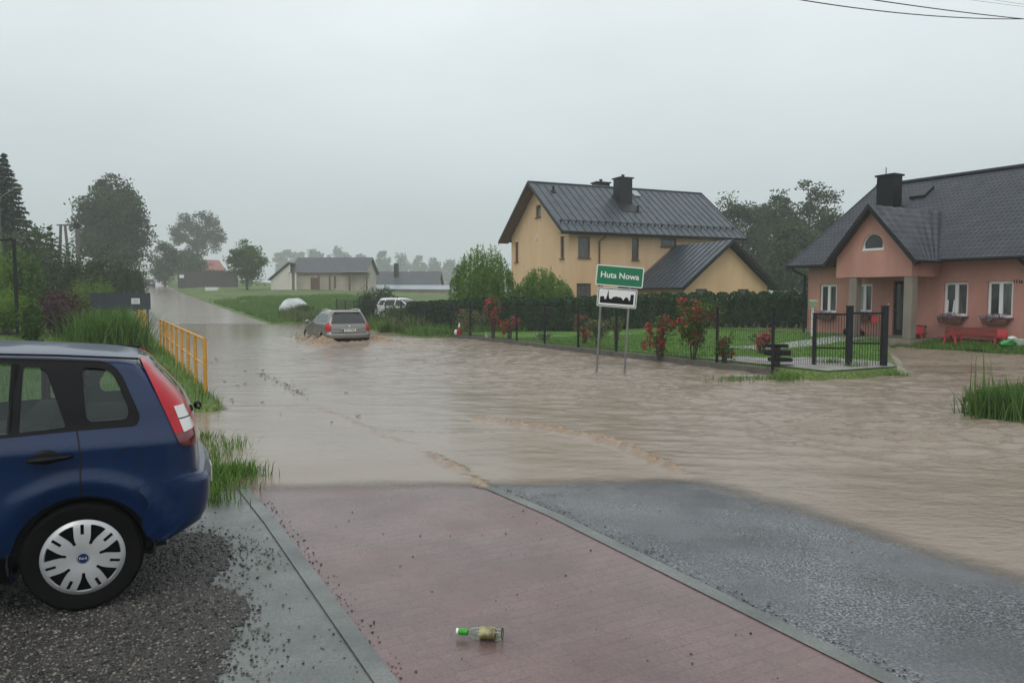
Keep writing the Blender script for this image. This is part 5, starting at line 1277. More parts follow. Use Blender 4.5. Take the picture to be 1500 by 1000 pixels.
# ---- houses up the valley
def simple_house(name, label, x, y, ang, L, D, ze, zr, wm, rm, holes=(), extra=None, z=None, ov_=.5, chim=None, roofname='roof'):
    z = hz(x, y) - .1 if z is None else z
    t_ = thing(name, label, 'house', (x, y, z), ang)
    o = Vector((x, y, z)); a_ = Vector((math.cos(ang), math.sin(ang), 0)); b0 = Vector((-a_.y, a_.x, 0))
    H_ = lambda a, d, zz: o + a_ * a + b0 * d + UP * zz
    sl = (zr - ze) / (D / 2 + ov_); tp = lambda a: ze + sl * (ov_ + min(a, D - a)) - .08
    mb = MB(); wall(mb, H_(0, 0, 0), a_, -b0, L, -.5, ze + .1, holes); wall(mb, H_(0, 0, 0), b0, -a_, D, -.5, tp, breaks=(D / 2,)); wall(mb, H_(L, 0, 0), b0, a_, D, -.5, tp, breaks=(D / 2,)); wall(mb, H_(0, D, 0), a_, b0, L, -.5, ze + .1)
    mb.build('wall', wm, t_)
    for h in holes: window(t_, H_(0, 0, 0), a_, -b0, h, M_brownw, fw=.1, name='door' if h[2] < .3 else 'window', pane_m=M_brownw if h[2] < .3 else None)
    mb = MB(); slab(mb, [H_(-ov_, -ov_, ze), H_(L + ov_, -ov_, ze), H_(L + ov_, D / 2, zr), H_(-ov_, D / 2, zr)], .12); slab(mb, [H_(L + ov_, D + ov_, ze), H_(-ov_, D + ov_, ze), H_(-ov_, D / 2 + .01, zr), H_(L + ov_, D / 2 + .01, zr)], .12); ro = mb.build('roof', rm, t_)
    if chim: b_ = MB(); b_.box(H_(chim[0], chim[1], (ze + chim[2]) / 2), (chim[3], chim[3], chim[2] - ze), (a_, b0, UP)); b_.build('chimney', M_anth, t_)
    return t_, H_, a_, b0
x_, y_ = at(429, 118)
bu, H_, a_, b0 = simple_house('bungalow', 'unfinished beige bungalow with dark grey roof and pale pillars', x_, y_, R(-2), 11.3, 9.0, 2.75, 5.35, M_beige, M_slate, [(2.9, 4.1, .02, 1.95), (6.6, 6.9, .3, 2.2)])
for a in (0.15, 0.9, 4.5, 6.2, 9.3, 12.0):
    b_ = MB(); b_.box(H_(a, -1.0, 1.2), (.24, .24, 2.9), (a_, b0, UP)); b_.build('pillar', M_cream if a < 1 else M_brownw, bu)
b_ = MB(); b_.box(H_(10.4, -.2, 2.85), (4.6, 2.6, .16), (a_, b0, UP)); b_.build('flat_roof', M_sheet, bu)
b_ = MB(); b_.box(H_(11.6, .4, 1.2), (1.2, .2, 2.9), (a_, b0, UP)); b_.build('side_wall', M_cream, bu)
b_ = MB(); b_.box(H_(6, -1.0, 2.62), (12.4, .16, .14), (a_, b0, UP)); b_.build('porch_beam', M_brownw, bu)
mb = MB(); Wd_ = lambda a, d, z: H_(-3.1 + a, -.8 + d, z)
wall(mb, Wd_(0, 0, 0), a_, -b0, 3.1, -.5, lambda a: 1.6 + 2.5 * (a / 3.1)); wall(mb, Wd_(0, 0, 0), b0, -a_, 6, -.5, 1.7); mb.build('wing_wall', M_cream, bu)
mb = MB(); slab(mb, [Wd_(-.4, -.4, 1.65), Wd_(-.4, 6.4, 1.65), Wd_(2.9, 6.4, 4.35), Wd_(2.9, -.4, 4.35)], .14); mb.build('wing_roof', M_slate, bu)
x_, y_ = at(548, 132)
h2, H_, a_, b0 = simple_house('low_house', 'low house with dark hipped roof and black chimney in the misty valley', x_, y_, R(-1), 11.0, 8.0, 1.95, 4.55, M_beige, M_slate, [(1.5, 2.6, .8, 1.8)], chim=(3.6, 2.4, 5.9, .75), z=1.75)
b_ = MB(); b_.prism([H_(-.62, .8, 2.1), H_(-.62, 3.9, 4.2), H_(-.62, 6.6, 2.1)], a_ * .1); b_.build('gable_board', M_cream, h2)
b_ = MB(); slab(b_, [H_(-.4, -3.2, 1.35), H_(15.5, -3.2, 1.2), H_(15.5, -.6, 2.0), H_(-.4, -.6, 2.05)], .12); b_.build('lean_to_roof', M_sheet, h2)
b_ = MB(); b_.box(H_(7.0, -2.6, .3), (14, .2, 2.0), (a_, b0, UP)); b_.build('lean_to_wall', M_beige, h2)
x_, y_ = at(303, 172)
simple_house('red_roofed_house', 'small house with red tiled roof half hidden beyond the dark board fence', x_, y_, R(50), 4.2, 5.0, 2.9, 5.3, M_cream, M_redroof)
x_, y_ = at(262, 133)
t_ = thing('board_fence', 'long dark board fence beside the meadow below the red roofed house', 'fence', (x_, y_, hz(x_, y_)))
for k in range(6):
    b_ = MB(); x2, y2 = x_ + 1.85 * k, y_ - .25 * k; zz = hz(x2, y2); b_.box((x2 + .9, y2, zz + 1.35), (1.8, .08, 3.0)); b_.build('board_panel', mat('weathered_boards', (.055, .05, .046), .8, (.08, .072, .066), 2, stretch=(4, 1, .3)) if k == 0 else bpy.data.materials['weathered_boards'], t_)
b_ = MB(); b_.box((x_ + .75, y_ - .12, hz(x_, y_) + 2.1), (.8, .06, .55)); tag(b_.build('notice_board', M_white), 'white board fixed to the dark board fence', 'notice board')
x2, y2 = at(312, 112)
b_ = MB(); b_.hexa([(x2 - .9, y2 - .3, hz(x2, y2)), (x2 + .9, y2 - .3, hz(x2, y2)), (x2 + .9, y2 + .3, hz(x2, y2)), (x2 - .9, y2 + .3, hz(x2, y2)), (x2 - 1, y2 - .4, hz(x2, y2) + .55), (x2 + 1, y2 - .4, hz(x2, y2) + .55), (x2 + 1, y2 + .4, hz(x2, y2) + .55), (x2 - 1, y2 + .4, hz(x2, y2) + .55)]); tag(b_.build('cattle_trough', M_white, bevel=0.05), 'white trough standing in the meadow before the board fence', 'trough')
x2, y2 = at(431, 62); z2 = hz(x2, y2)
Vc, Fc, _ = lump_core(1.25, .8, .85, .12, 2.3, 28, 14, .10)
Vc[:, 2] = np.maximum(Vc[:, 2] + .05 * fbm(Vc[:, 0] * 4, Vc[:, 1] * 4 + Vc[:, 2], 4, 3), -.1)
o = np_mesh('covered_heap', Vc + np.array([x2, y2, z2]), quads=Fc, mats=[mat('white_tarpaulin', (.44, .46, .47), .5, (.58, .60, .61), 1.5, bump=(.8, 4, .06))], smooth=True); tag(o, 'heap covered by a whitish tarpaulin in the tall meadow grass', 'heap')

# ---- mesh fence along the garden
FT = 13.66
def fence_s(px):
    u = (px - 750) / 1100.0          # position along the run whose column is px
    return (CS * FT - u * SN * FT) / (SN + u * CS)
fpx = [493.3, 506, 518.6, 532.8, 547.5, 564.5, 587.5, 610, 635.5, 661, 689, 721, 757, 798, 847, 903, 971, 1051, 1133]
fs = sorted(fence_s(p) for p in fpx)
M_mesh = mat('green_black_mesh', (0.010, 0.014, 0.013), 0.5)
ft = thing('mesh_fence', 'dark wire mesh fence with thin posts along the flooded garden edge', 'fence', (*xy(fs[0], FT), 0))
fh = 1.50
ends = [(xy(s, FT)) for s in fs]
corner = ends[0]; gateA = (7.32, 18.15)
path_ = [gateA] + ends
for i, (x, y) in enumerate(path_):
    zb0 = max(hz(x, y), -.2) if i else 0.02
    zt = fh + max(0, zb0 - .12)
    if i == 0: continue
    b_ = MB(); b_.box((x, y, (zb0 - .2 + zt) / 2), (.06, .045, zt - zb0 + .2), (Vector((CS, SN, 0)), Vector((-SN, CS, 0)), UP)); b_.box((x, y, zt + .01), (.07, .055, .02), (Vector((CS, SN, 0)), Vector((-SN, CS, 0)), UP))
    b_.build('post', M_anth, ft)
for i in range(len(path_) - 1):
    a_, c_ = Vector((*path_[i], 0)), Vector((*path_[i + 1], 0)); d_ = (c_ - a_); L = d_.length; d_.normalize()
    za = max(hz(*path_[i]), .0) if i > 0 else .05; zc2 = max(hz(*path_[i + 1]), .0)
    mb = MB(); n = max(3, int(L / .06)); off = Vector((-d_.y, d_.x, 0)) * .03
    for k in range(1, n):
        f = k / n; p = a_ + d_ * L * f + off; zz = za + (zc2 - za) * f
        mb.box(p + UP * (zz + .05 + .70), (.0045, .0045, 1.36), (d_, off.normalized(), UP))
    for h in (.06, .26, .5, .74, .98, 1.22, 1.42):
        mb.tube([a_ + off + UP * (za + h), c_ + off + UP * (zc2 + h)], .0035, 4)
    mb.build('mesh_panel', M_mesh, ft)
mb = MB()
for i in range(len(fs) - 1):
    if fs[i] > 33: break
    a_, c_ = Vector((*ends[i], 0)), Vector((*ends[i + 1], 0)); d_ = (c_ - a_).normalized(); nn = Vector((-d_.y, d_.x, 0))
    mb.hexa([a_ + nn * .07 + UP * -.3, a_ - nn * .07 + UP * -.3, c_ - nn * .07 + UP * -.3, c_ + nn * .07 + UP * -.3, a_ + nn * .07 + UP * .115, a_ - nn * .07 + UP * .115, c_ - nn * .07 + UP * .115, c_ + nn * .07 + UP * .115])
a_, c_ = Vector((*ends[0], 0)), Vector((*gateA, 0)); d_ = (c_ - a_).normalized(); nn = Vector((-d_.y, d_.x, 0))
mb.hexa([a_ + nn * .07 + UP * -.3, a_ - nn * .07 + UP * -.3, c_ - nn * .07 + UP * -.3, c_ + nn * .07 + UP * -.3, a_ + nn * .07 + UP * .10, a_ - nn * .07 + UP * .10, c_ - nn * .07 + UP * .06, c_ + nn * .07 + UP * .06])
mb.build('footing', mat('mossy_footing', (.075, .072, .06), .7, (.13, .125, .105), 3, bump=(.4, 20, .02)), ft)
# gate: two barred leaves between square posts
gp = [Vector((*gateA, 0)), Vector((8.06, 17.92, 0)), Vector((8.86, 17.85, 0))]
gt_ = thing('metal_gate', 'dark metal gate with vertical bars and thick square posts, standing open', 'gate', (8.06, 17.92, -.05))
for p, w_, h0, h1 in ((gp[0], .07, -.2, 1.38), (gp[1], .125, -.2, 1.56), (gp[2], .125, -.2, 1.56)):
    b_ = MB(); b_.box(p + UP * ((h0 + h1) / 2), (w_, w_, h1 - h0)); b_.box(p + UP * (h1 + .01), (w_ + .015, w_ + .015, .02)); b_.build('gate_post', M_anth, gt_)
for i, (zt, zm, zbb) in enumerate(((1.37, .56, .06), (1.40, .68, .10))):
    a_, c_ = gp[i], gp[i + 1]; d_ = (c_ - a_); L = d_.length; d_.normalize(); nn = Vector((-d_.y, d_.x, 0))
    b_ = MB()
    for z, t in ((zt, .045), (zm, .04), (zbb, .06)): b_.box(a_ + d_ * L / 2 + UP * z, (L - .05, .035, t), (d_, nn, UP))
    for k in range(1, 13): b_.box(a_ + d_ * L * k / 13 + UP * ((zt + zbb) / 2), (.010, .010, zt - zbb), (d_, nn, UP))
    b_.build('gate_leaf', M_anth, gt_)
pl_ = gp[1].lerp(gp[2], .68)
b_ = MB(); b_.box(pl_ + UP * 1.25 - Vector((0, .03, 0)), (.13, .012, .13)); b_.build('red_plate', M_redp, gt_)

# ---- place-name sign leaning a little
sb = Vector((2.34, 17.75, -.03)); sgn = thing('place_sign', 'green place name sign over white town silhouette plate on two leaning posts', 'road sign', tuple(sb))
sgn.rotation_euler = (0, R(3.0), R(-4))
M_sgreen = mat('sign_green', (0.0, 0.165, 0.065), 0.35, (0.0, 0.19, 0.08), 2); M_post = mat('galvanised_post', (.17, .175, .17), .45, (.25, .25, .24), 4, metal=.4)
for x in (-.33, .33):
    b_ = MB(); b_.tube([(x, .03, -.35), (x, .03, 2.50)], .028, 10); b_.build('post', M_post, sgn, 40, local=True)
def plate(x0, z0, x1, z1, m, nm, y=0.0, par=sgn, tilt=0.0, th=.012, r=.04):
    b_ = MB(); pts = rnd([(x0, z0), (x1, z0), (x1, z1), (x0, z1)], r, 5); b_.prism([(p[0], y, p[1]) for p in pts], (0, th, 0)); o = b_.build(nm, m, par, local=True)
    if tilt: o.rotation_euler = (0, R(tilt), 0)
    return o
gp_ = plate(-.555, 2.07, .555, 2.55, M_white, 'name_plate', 0, tilt=1.9)
gq = plate(-.53, 2.095, .53, 2.525, M_sgreen, 'green_field', -.004, gp_, th=.004, r=.025)
tm = text_mesh('Huta Nowa', .192, .001, .004); tm.transform(Matrix.Translation((0, -.0065, 2.315)) @ Matrix.Rotation(math.pi / 2, 4, 'X')); part('lettering', tm, M_white, gp_, 30)
wp_ = plate(-.47, 1.575, .46, 2.025, M_white, 'town_plate', 0, tilt=1.5)
fr = MB(); oo = rnd([(-.452, 1.593), (.442, 1.593), (.442, 2.007), (-.452, 2.007)], .03, 4); ii = rnd([(-.436, 1.609), (.426, 1.609), (.426, 1.991), (-.436, 1.991)], .025, 4); n = len(oo)
fr.add([(p[0], -.003, p[1]) for p in oo] + [(p[0], -.003, p[1]) for p in ii], [(i, (i + 1) % n, n + (i + 1) % n, n + i) for i in range(n)]); fr.build('plate_border', M_black, wp_, local=True)
sil = [(-.40, 1.66), (.385, 1.66), (.385, 1.89), (.36, 1.905), (.335, 1.895), (.31, 1.90), (.305, 1.76), (.275, 1.755), (.262, 1.80), (.215, 1.835), (.168, 1.795), (.155, 1.755), (.135, 1.755), (.11, 1.80), (.055, 1.825), (.03, 1.812), (.0, 1.83), (-.05, 1.825), (-.10, 1.808), (-.135, 1.765), (-.185, 1.77), (-.205, 1.86), (-.215, 1.96), (-.222, 1.96), (-.235, 1.86), (-.262, 1.755), (-.30, 1.755), (-.30, 1.80), (-.325, 1.815), (-.385, 1.81), (-.40, 1.80)]
b_ = MB(); b_.prism([(p[0], -.004, p[1]) for p in sil], (0, .003, 0)); b_.build('town_silhouette', M_black, wp_, local=True)
for z in (2.2, 2.42, 1.7, 1.9):
    b_ = MB(); b_.box((0, .018, z), (.80, .02, .04)); b_.build('bracket', M_post, sgn, local=True)

# ---- yellow railings beside the pavement
M_yel = mat('yellow_rail_paint', (0.52, 0.24, 0.022), 0.45, (0.62, 0.31, 0.035), 5, lo=.3, hi=.6, fine=(22, .8))
def railing(s0, s1, t, n, label):
    x, y = xy(s0, t); t_ = thing('safety_railing', label, 'railing', (x, y, 0), 0, 'yellow safety railings')
    for k in range(n):
        f = k / (n - 1); px_, py_ = xy(s0 + (s1 - s0) * f, t); zz = .02 + .0 * f
        lean_ = RNG.normal(0, .012, 2)
        b_ = MB(); b_.tube([(px_, py_, zz - .3), (px_ + lean_[0], py_ + lean_[1], zz + 1.0)], .036, 10); b_.build('post', M_yel, t_, 40)
    for h in (1.0, .52):
        b_ = MB(); b_.tube([(*xy(s0, t), .02 + h), (*xy(s1, t), .02 + h)], .027 if h > .9 else .018, 8); b_.build('rail', M_yel, t_, 40)
s0_, _ = st(-5.66, 13.75)
railing(s0_, s0_ + 13.2, 1.52, 9, 'long yellow tubular railing on the grass beside the flooded pavement')
railing(s0_ + 23.2, s0_ + 34, 1.5, 6, 'shorter rear yellow railing below the dark grey panel')

# ---- grey panel on posts, black frame, poles, street lamp, wires
x_, y_ = at(178, 36.3)
t_ = thing('roadside_hoarding', 'dark grey roadside panel bearing a small white notice', 'panel', (x_, y_, 0.2))
M_panel = mat('slate_panel', (.030, .038, .050), .5, (.040, .050, .064), 1.5, stretch=(1, 1, .2))
for i, (xa, xb) in enumerate(((-1.45, -.86), (-.84, 1.42))):
    b_ = MB(); b_.box(((xa + xb) / 2, 0, 1.36), (xb - xa, .05, .80)); b_.build('board', M_panel, t_, local=True)
b_ = MB(); b_.box((.72, -.032, 1.37), (.40, .01, .27)); no = b_.build('notice', M_white, t_, local=True)
b_ = MB()
for z in (1.30, 1.36, 1.42): b_.box((.72, -.039, z), (.26 + .06 * ((z * 50) % 2), .004, .018))
b_.build('notice_lines', M_panel, no, local=True)
for x in (-1.3, 1.25):
    b_ = MB(); b_.box((x, .05, .6), (.06, .06, 1.5)); b_.build('post', M_anth, t_, local=True)
x_, y_ = at(25, 29.5); zf = hz(x_, y_)
t_ = thing('steel_gantry', 'tall black metal frame standing in front of the green bushes', 'frame', (x_, y_, zf))
b_ = MB(); b_.box((0, 0, 1.85), (.09, .09, 4.1)); b_.build('post', M_black, t_, local=True)
b_ = MB(); b_.box((-4.6, 0, 1.85), (.09, .09, 4.1)); b_.build('post', M_black, t_, local=True)
for z in (3.86, .20): b_ = MB(); b_.box((-2.3, 0, z), (4.5, .08, .08)); b_.build('crossbar', M_black, t_, local=True)
M_pole = mat('concrete_pole', (.11, .105, .10), .8, (.16, .155, .15), 3)
for px, Y0, top, lab in ((97, 58, 7.3, 'forked concrete power pole left of the big dark tree'), (117.5, 60, 7.6, 'straight concrete power pole beside the big dark tree')):
    x_, y_ = at(px, Y0); z_ = hz(x_, y_); t_ = thing('power_pole', lab, 'power pole', (x_, y_, z_), 0, 'power poles')
    if px < 100:
        for sx_ in (-1, 1): b_ = MB(); b_.tube([(sx_ * .85 * .75, 0, -.3), (sx_ * .16, 0, top - z_)], [.14, .10], 8); b_.build('leg', M_pole, t_, 40, local=True)
    else:
        b_ = MB(); b_.tube([(0, 0, -.3), (0, 0, top - z_)], [.19, .13], 8); b_.build('mast', M_pole, t_, 40, local=True)
        b_ = MB(); b_.box((0, 0, top - z_ - .25), (.34, .25, .45)); b_.build('junction_box', M_anth, t_, local=True)
    b_ = MB(); b_.box((0, 0, top - z_ - .05), (.9 if px < 100 else .5, .1, .1)); b_.build('crossarm', M_pole, t_, local=True)
x_, y_ = at(4, 33); z_ = hz(x_, y_)
t_ = thing('street_lamp', 'street lamp with a slanting arm in front of the spruce', 'street lamp', (x_, y_, z_))
b_ = MB(); b_.tube([(0, 0, 0), (0, 0, 6.7 - z_)], [.10, .07], 8); b_.build('pole', M_pole, t_, 40, local=True)
b_ = MB(); b_.tube([(0, 0, 6.0 - z_), (.35, 0, 6.25 - z_), (.75, -.1, 6.42 - z_)], .03, 6); b_.build('arm', M_post, t_, 40, local=True)
b_ = MB(); b_.ball((.95, -.1, 6.46 - z_), .13, 10, 0, (1.8, .9, .5)); b_.build('lamp_head', M_post, t_, 40, local=True)
def cable(pa, pb, sag, r, label, ext=(.8, 2.2)):
    a_, c_ = Vector(pa), Vector(pb); d_ = c_ - a_; A, B_ = a_ - d_ * ext[0], c_ + d_ * ext[1]; pts = []
    for k in range(121):
        f = k / 120; p = A.lerp(B_, f); q = (p - a_).dot(d_) / d_.length_squared
        p.z -= sag * 4 * (q * (1 - q) if 0 <= q <= 1 else (1 - q if q > 1 else q)); pts.append(p)
    b_ = MB(); b_.tube(pts, r, 5); tag(b_.build('overhead_cable', M_black, smooth=40), label, 'cable', 'overhead cables')
def sky_pt(px, py, Y0): x, y = at(px, Y0); return (x, y, CAM_H + (434 - py) / 1100 * Y0 * (1 + .0))
cable(sky_pt(1095, 0, 15), sky_pt(1500, 38, 19), .16, .011, 'lower black cable sagging across the top right of the sky', (1, 4))
cable(sky_pt(1190, 0, 15), sky_pt(1500, 40, 19), .04, .011, 'steeper black cable crossing the lower one near the right edge', (1, 4))
cable(sky_pt(1325, 0, 45), sky_pt(1500, 23, 52), .05, .009, 'faint thin cable, the lower of the far pair', (1, 3))
cable(sky_pt(1370, 0, 45), sky_pt(1500, 20, 52), .05, .009, 'faint thin cable, the upper of the far pair', (1, 3))

# ---- bottle lying on the setts
x_, y_ = ray_ground(707, 938, 0.0); bx = thing('glass_bottle', 'clear glass bottle with green cap lying on the pink setts', 'bottle', (x_, y_, .012), R(-5))
bx.rotation_euler = (0, 0, R(-8))
M_clear = glass_mat('bottle_glass', (.90, .93, .88)); M_lbl = mat('wet_label', (.42, .38, .20), .5, (.14, .12, .05), 16, lo=.42, hi=.58); M_cap = mat('green_cap', (.03, .33, .02), .35)
prof = [(.0, .105), (.026, .105), (.031, .100), (.0315, .09), (.0315, -.03), (.029, -.05), (.018, -.075), (.0145, -.085), (.0140, -.118), (.012, -.118), (.0125, -.085), (.0165, -.074), (.027, -.049), (.0295, -.03), (.0295, .09), (.028, .097), (.0, .098)]
b_ = MB(); b_.lathe((0, 0, .0315), (1, 0, 0), prof, 28); gl_ = b_.build('glass', M_clear, bx, 40, local=True)
b_ = MB(); b_.lathe((0, 0, .0315), (1, 0, 0), [(.0322, .068), (.0325, .067), (.0325, -.012), (.0322, -.013)], 28); lo_ = b_.build('label', M_lbl, bx, 40, local=True)
b_ = MB(); b_.lathe((0, 0, .0315), (1, 0, 0), [(.0155, -.078), (.0175, -.080), (.0175, -.126), (.0160, -.128), (.0155, -.127)], 20); b_.build('neck_foil', M_cap, bx, 40, local=True)
b_ = MB(); b_.lathe((0, 0, .0315), (1, 0, 0), [(.0155, -.127), (.016, -.128), (.016, -.140), (.0, -.141)], 20); b_.build('cap', M_white, bx, 40, local=True)
b_ = MB(); b_.lathe((0, 0, .0315), (1, 0, 0), [(.0285, .1052), (.0315, .103), (.030, .1068)], 28); b_.build('base_ring', M_dark, bx, 40, local=True)

# ---- stacked dark timber tiers in the garden corner
x_, y_ = at(1137, 18.0); z_ = .06
t_ = thing('planter_tiers', 'stack of dark timber tiers behind the fence corner post', 'planter', (x_, y_, z_))
for (x0, x1, z0, z1) in ((-.02, .42, .0, .10), (-.14, .36, .18, .27), (-.24, .32, .33, .46), (-.20, .26, .52, .60)):
    b_ = MB(); b_.box(((x0 + x1) / 2, 0, (z0 + z1) / 2), (x1 - x0, .30, z1 - z0)); b_.build('tier', M_black, t_, local=True, bevel=.01)
b_ = MB(); b_.box((.04, .0, .26), (.12, .12, .54)); b_.build('stem', M_brownw, t_, local=True)
# garden figure and small things
x_, y_ = at(673, 33.2); t_ = thing('garden_figure', 'small red and white garden figure on the fence footing', 'figure', (x_, y_, .12))
b_ = MB(); b_.lathe((0, 0, 0), (0, 0, 1), [(.10, 0), (.13, .10), (.10, .26), (.05, .30)], 12); b_.build('coat', M_redp, t_, 40, local=True)
b_ = MB(); b_.ball((0, 0, .35), .07, 10); b_.lathe((0, 0, .38), (0, 0, 1), [(.07, 0), (.03, .10), (0, .14)], 10); b_.build('head', M_white, t_, 40, local=True)
b_ = MB(); b_.ball((-.16, 0, .10), .10, 10, 0, (.8, .6, 1.2)); b_.build('sack', M_white, t_, 40, local=True)
x_, y_ = at(712, 31); b_ = MB(); b_.prism([(x_ - .06, y_, .08), (x_ + .10, y_, .08), (x_ - .02, y_, .38)], (0, .05, 0)); tag(b_.build('garden_marker', M_wlens), 'pale pointed marker stone at the foot of the fence', 'marker')
# ------------------------------------------------------------------ trees and plants
def spruce(name, label, x, y, h, rx, seed, tiers=22, group=None, leaf=None):
    zb = hz(x, y); t_ = thing(name, label, 'tree', (x, y, zb), 0, group); rg = np.random.default_rng(seed)
    mb = MB(); mb.tube([(0, 0, -.2), (0, 0, h * .98)], [h * .018, .01], 8); mb.build('trunk', M_bark, t_, 40, local=True)
    P = []; U = []; va = []
    for i in range(tiers):
        f = i / (tiers - 1); zt = h * (.06 + .93 * f); r = rx * (1 - f) ** .85 * (.82 + .3 * rg.random()) + .08
        nb = max(5, int(11 * (1 - f) + 5)); a0 = rg.random() * 6
        for b_ in range(nb):
            an = a0 + 2 * np.pi * b_ / nb + rg.normal(0, .12); rr = r * (.75 + .35 * rg.random()); tv = rg.random()
            n = int(24 + 46 * rr / rx)
            q = rg.random(n) ** .8; wd_ = .12 * rr + .05
            px_ = q * rr; z_ = zt - .22 * px_ * (1 + .3 * q) + .10 * rr * q ** 3 + rg.normal(0, .05, n)
            off = rg.normal(0, 1, n) * wd_ * (1.05 - q)
            P.append(np.stack([px_ * np.cos(an) - off * np.sin(an), px_ * np.sin(an) + off * np.cos(an), z_ - np.abs(off) * .35], -1))
            U.append(np.stack([np.cos(an) + .5 * np.sign(off) * -np.sin(an), np.sin(an) + .5 * np.sign(off) * np.cos(an), np.full(n, -.35)], -1)); va.append(np.clip(.5 * tv + .5 * rg.random(n), 0, 1))
    cards('crown', np.concatenate(P), .30 * rx / 2.6, leaf or M_needle, t_, var=np.concatenate(va), up=np.concatenate(U), aspect=.32)
    return t_

x, y = at(15, 60); spruce('spruce_tree', 'tall dark spruce at the left edge behind the street lamp', x, y, 13.0 - hz(x, y), 3.5, 3, 34)
x, y = at(78, 57); spruce('small_spruce', 'small dark spruce between the tall spruce and the forked pole', x, y, 7.0 - hz(x, y), 1.7, 5, 16)
def T_(px, Y0, top): x, y = at(px, Y0); return x, y, CAM_H + (434 - top) / 1100 * Y0 - hz(x, y)
x, y, h = T_(42, 53, 322); tree('dark_tree', 'dense dark tree crowding below the tall spruce', 'tree', x, y, h, 2.9, .05, M_leafd, 21, 60, 110, .26, .2)
x, y, h = T_(166, 110, 250); tree('big_tree', 'big dark broadleaf tree towering beside the upper road', 'tree', x, y, h, 6.0, .08, M_leafd, 33, 190, 120, .46, .13, trunk_r=.5, shape=.88, hollow=.25, limbs=14)
x, y, h = T_(243, 150, 350); tree('roadside_tree', 'hazy dark tree just right of the big dark one', 'tree', x, y, h, 3.3, .05, M_leafd, 34, 50, 90, .42, .2)
x, y, h = T_(278, 168, 364); tree('roadside_bush_tree', 'low hazy tree under the spreading oak', 'tree', x, y, h, 4.4, .02, M_leafd, 35, 60, 90, .45, .2)
x, y, h = T_(292, 215, 309); tree('oak_tree', 'lone spreading oak with gaps in its crown on the misty hill', 'tree', x, y, h, 8.3, .33, M_leafd, 40, 75, 110, .60, .11, trunk_r=.65, hollow=.5, limbs=16, shape=.95)
x, y, h = T_(363, 117, 351); tree('round_tree', 'small round green tree in front of the bungalow', 'tree', x, y, h, 3.0, .12, M_leafm, 47, 70, 100, .34, .17, limbs=12, hollow=.4)
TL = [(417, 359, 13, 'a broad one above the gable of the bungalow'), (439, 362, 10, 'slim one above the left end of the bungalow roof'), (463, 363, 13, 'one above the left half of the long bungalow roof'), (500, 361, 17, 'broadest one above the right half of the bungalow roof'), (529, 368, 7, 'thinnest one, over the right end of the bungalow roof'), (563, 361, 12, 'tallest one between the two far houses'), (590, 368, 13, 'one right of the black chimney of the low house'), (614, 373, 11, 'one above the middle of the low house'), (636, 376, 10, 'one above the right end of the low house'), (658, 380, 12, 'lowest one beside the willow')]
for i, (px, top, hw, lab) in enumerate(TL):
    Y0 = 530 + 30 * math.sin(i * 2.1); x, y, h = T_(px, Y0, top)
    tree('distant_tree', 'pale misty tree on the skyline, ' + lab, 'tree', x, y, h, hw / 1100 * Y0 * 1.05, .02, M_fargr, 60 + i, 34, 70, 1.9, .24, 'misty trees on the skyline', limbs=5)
BT = [(1074, 94, 277, 36, 'leftmost tall tree behind the garage roof'), (1112, 100, 292, 24, 'lower tree in the gap behind the garage roof'), (1136, 92, 271, 30, 'tall tree in the middle of the group behind the hedge'), (1187, 88, 251, 44, 'tallest and darkest tree beside the pink house roof'), (1160, 74, 330, 40, 'dense low tree right behind the thuja hedge'), (1215, 80, 300, 30, 'tree half hidden by the pink house eave')]
for i, (px, Y0, top, hw, lab) in enumerate(BT):
    x, y, h = T_(px, Y0, top); tree('garden_tree', lab, 'tree', x, y, h, hw / 1100 * Y0, .04, M_leafd, 80 + i, 80, 110, .36, .19, 'tall trees behind the houses', hollow=.3)

# weeping willows
def willow(label, x, y, h, rx, seed, strands=230):
    zb = hz(x, y); t_ = thing('willow_tree', label, 'tree', (x, y, zb), 0, 'garden willows'); rg = np.random.default_rng(seed)
    tm, _ = trunk_mb(h * .8, .10, 9, seed, .3, .35); tm.build('trunk', M_bark, t_, 40, local=True)
    P = []; va = []
    for k in range(strands):
        an = rg.random() * 2 * np.pi; r0 = rx * (.15 + .85 * rg.random() ** .6); zt = h * (1.0 - .42 * (r0 / rx) ** 2) * (.86 + .16 * rg.random()); L = zt * (.45 + .5 * rg.random())
        n = int(34 + 26 * rg.random()); q = np.sort(rg.random(n))
        rr = r0 * (1 + .10 * np.sin(q * 2)) ; z_ = zt + .12 * np.sin(q * 3) - L * q ** 1.25
        P.append(np.stack([rr * np.cos(an), rr * np.sin(an), np.maximum(z_, .05)], -1) + rg.normal(0, .045, (n, 3))); va.append(np.clip(.55 * rg.random() + .45 * rg.random(n), 0, 1))
    P = np.concatenate(P)
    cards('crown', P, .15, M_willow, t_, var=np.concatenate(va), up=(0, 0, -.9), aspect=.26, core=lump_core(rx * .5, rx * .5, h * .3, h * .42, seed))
x, y, h = T_(707, 38.5, 356); willow('taller bright green weeping willow beside the yellow house', x, y, h, 1.62, 5, 300)
x, y, h = T_(795, 40.0, 390); willow('lower bright green willow before the yellow house corner', x, y, h, 1.55, 9)

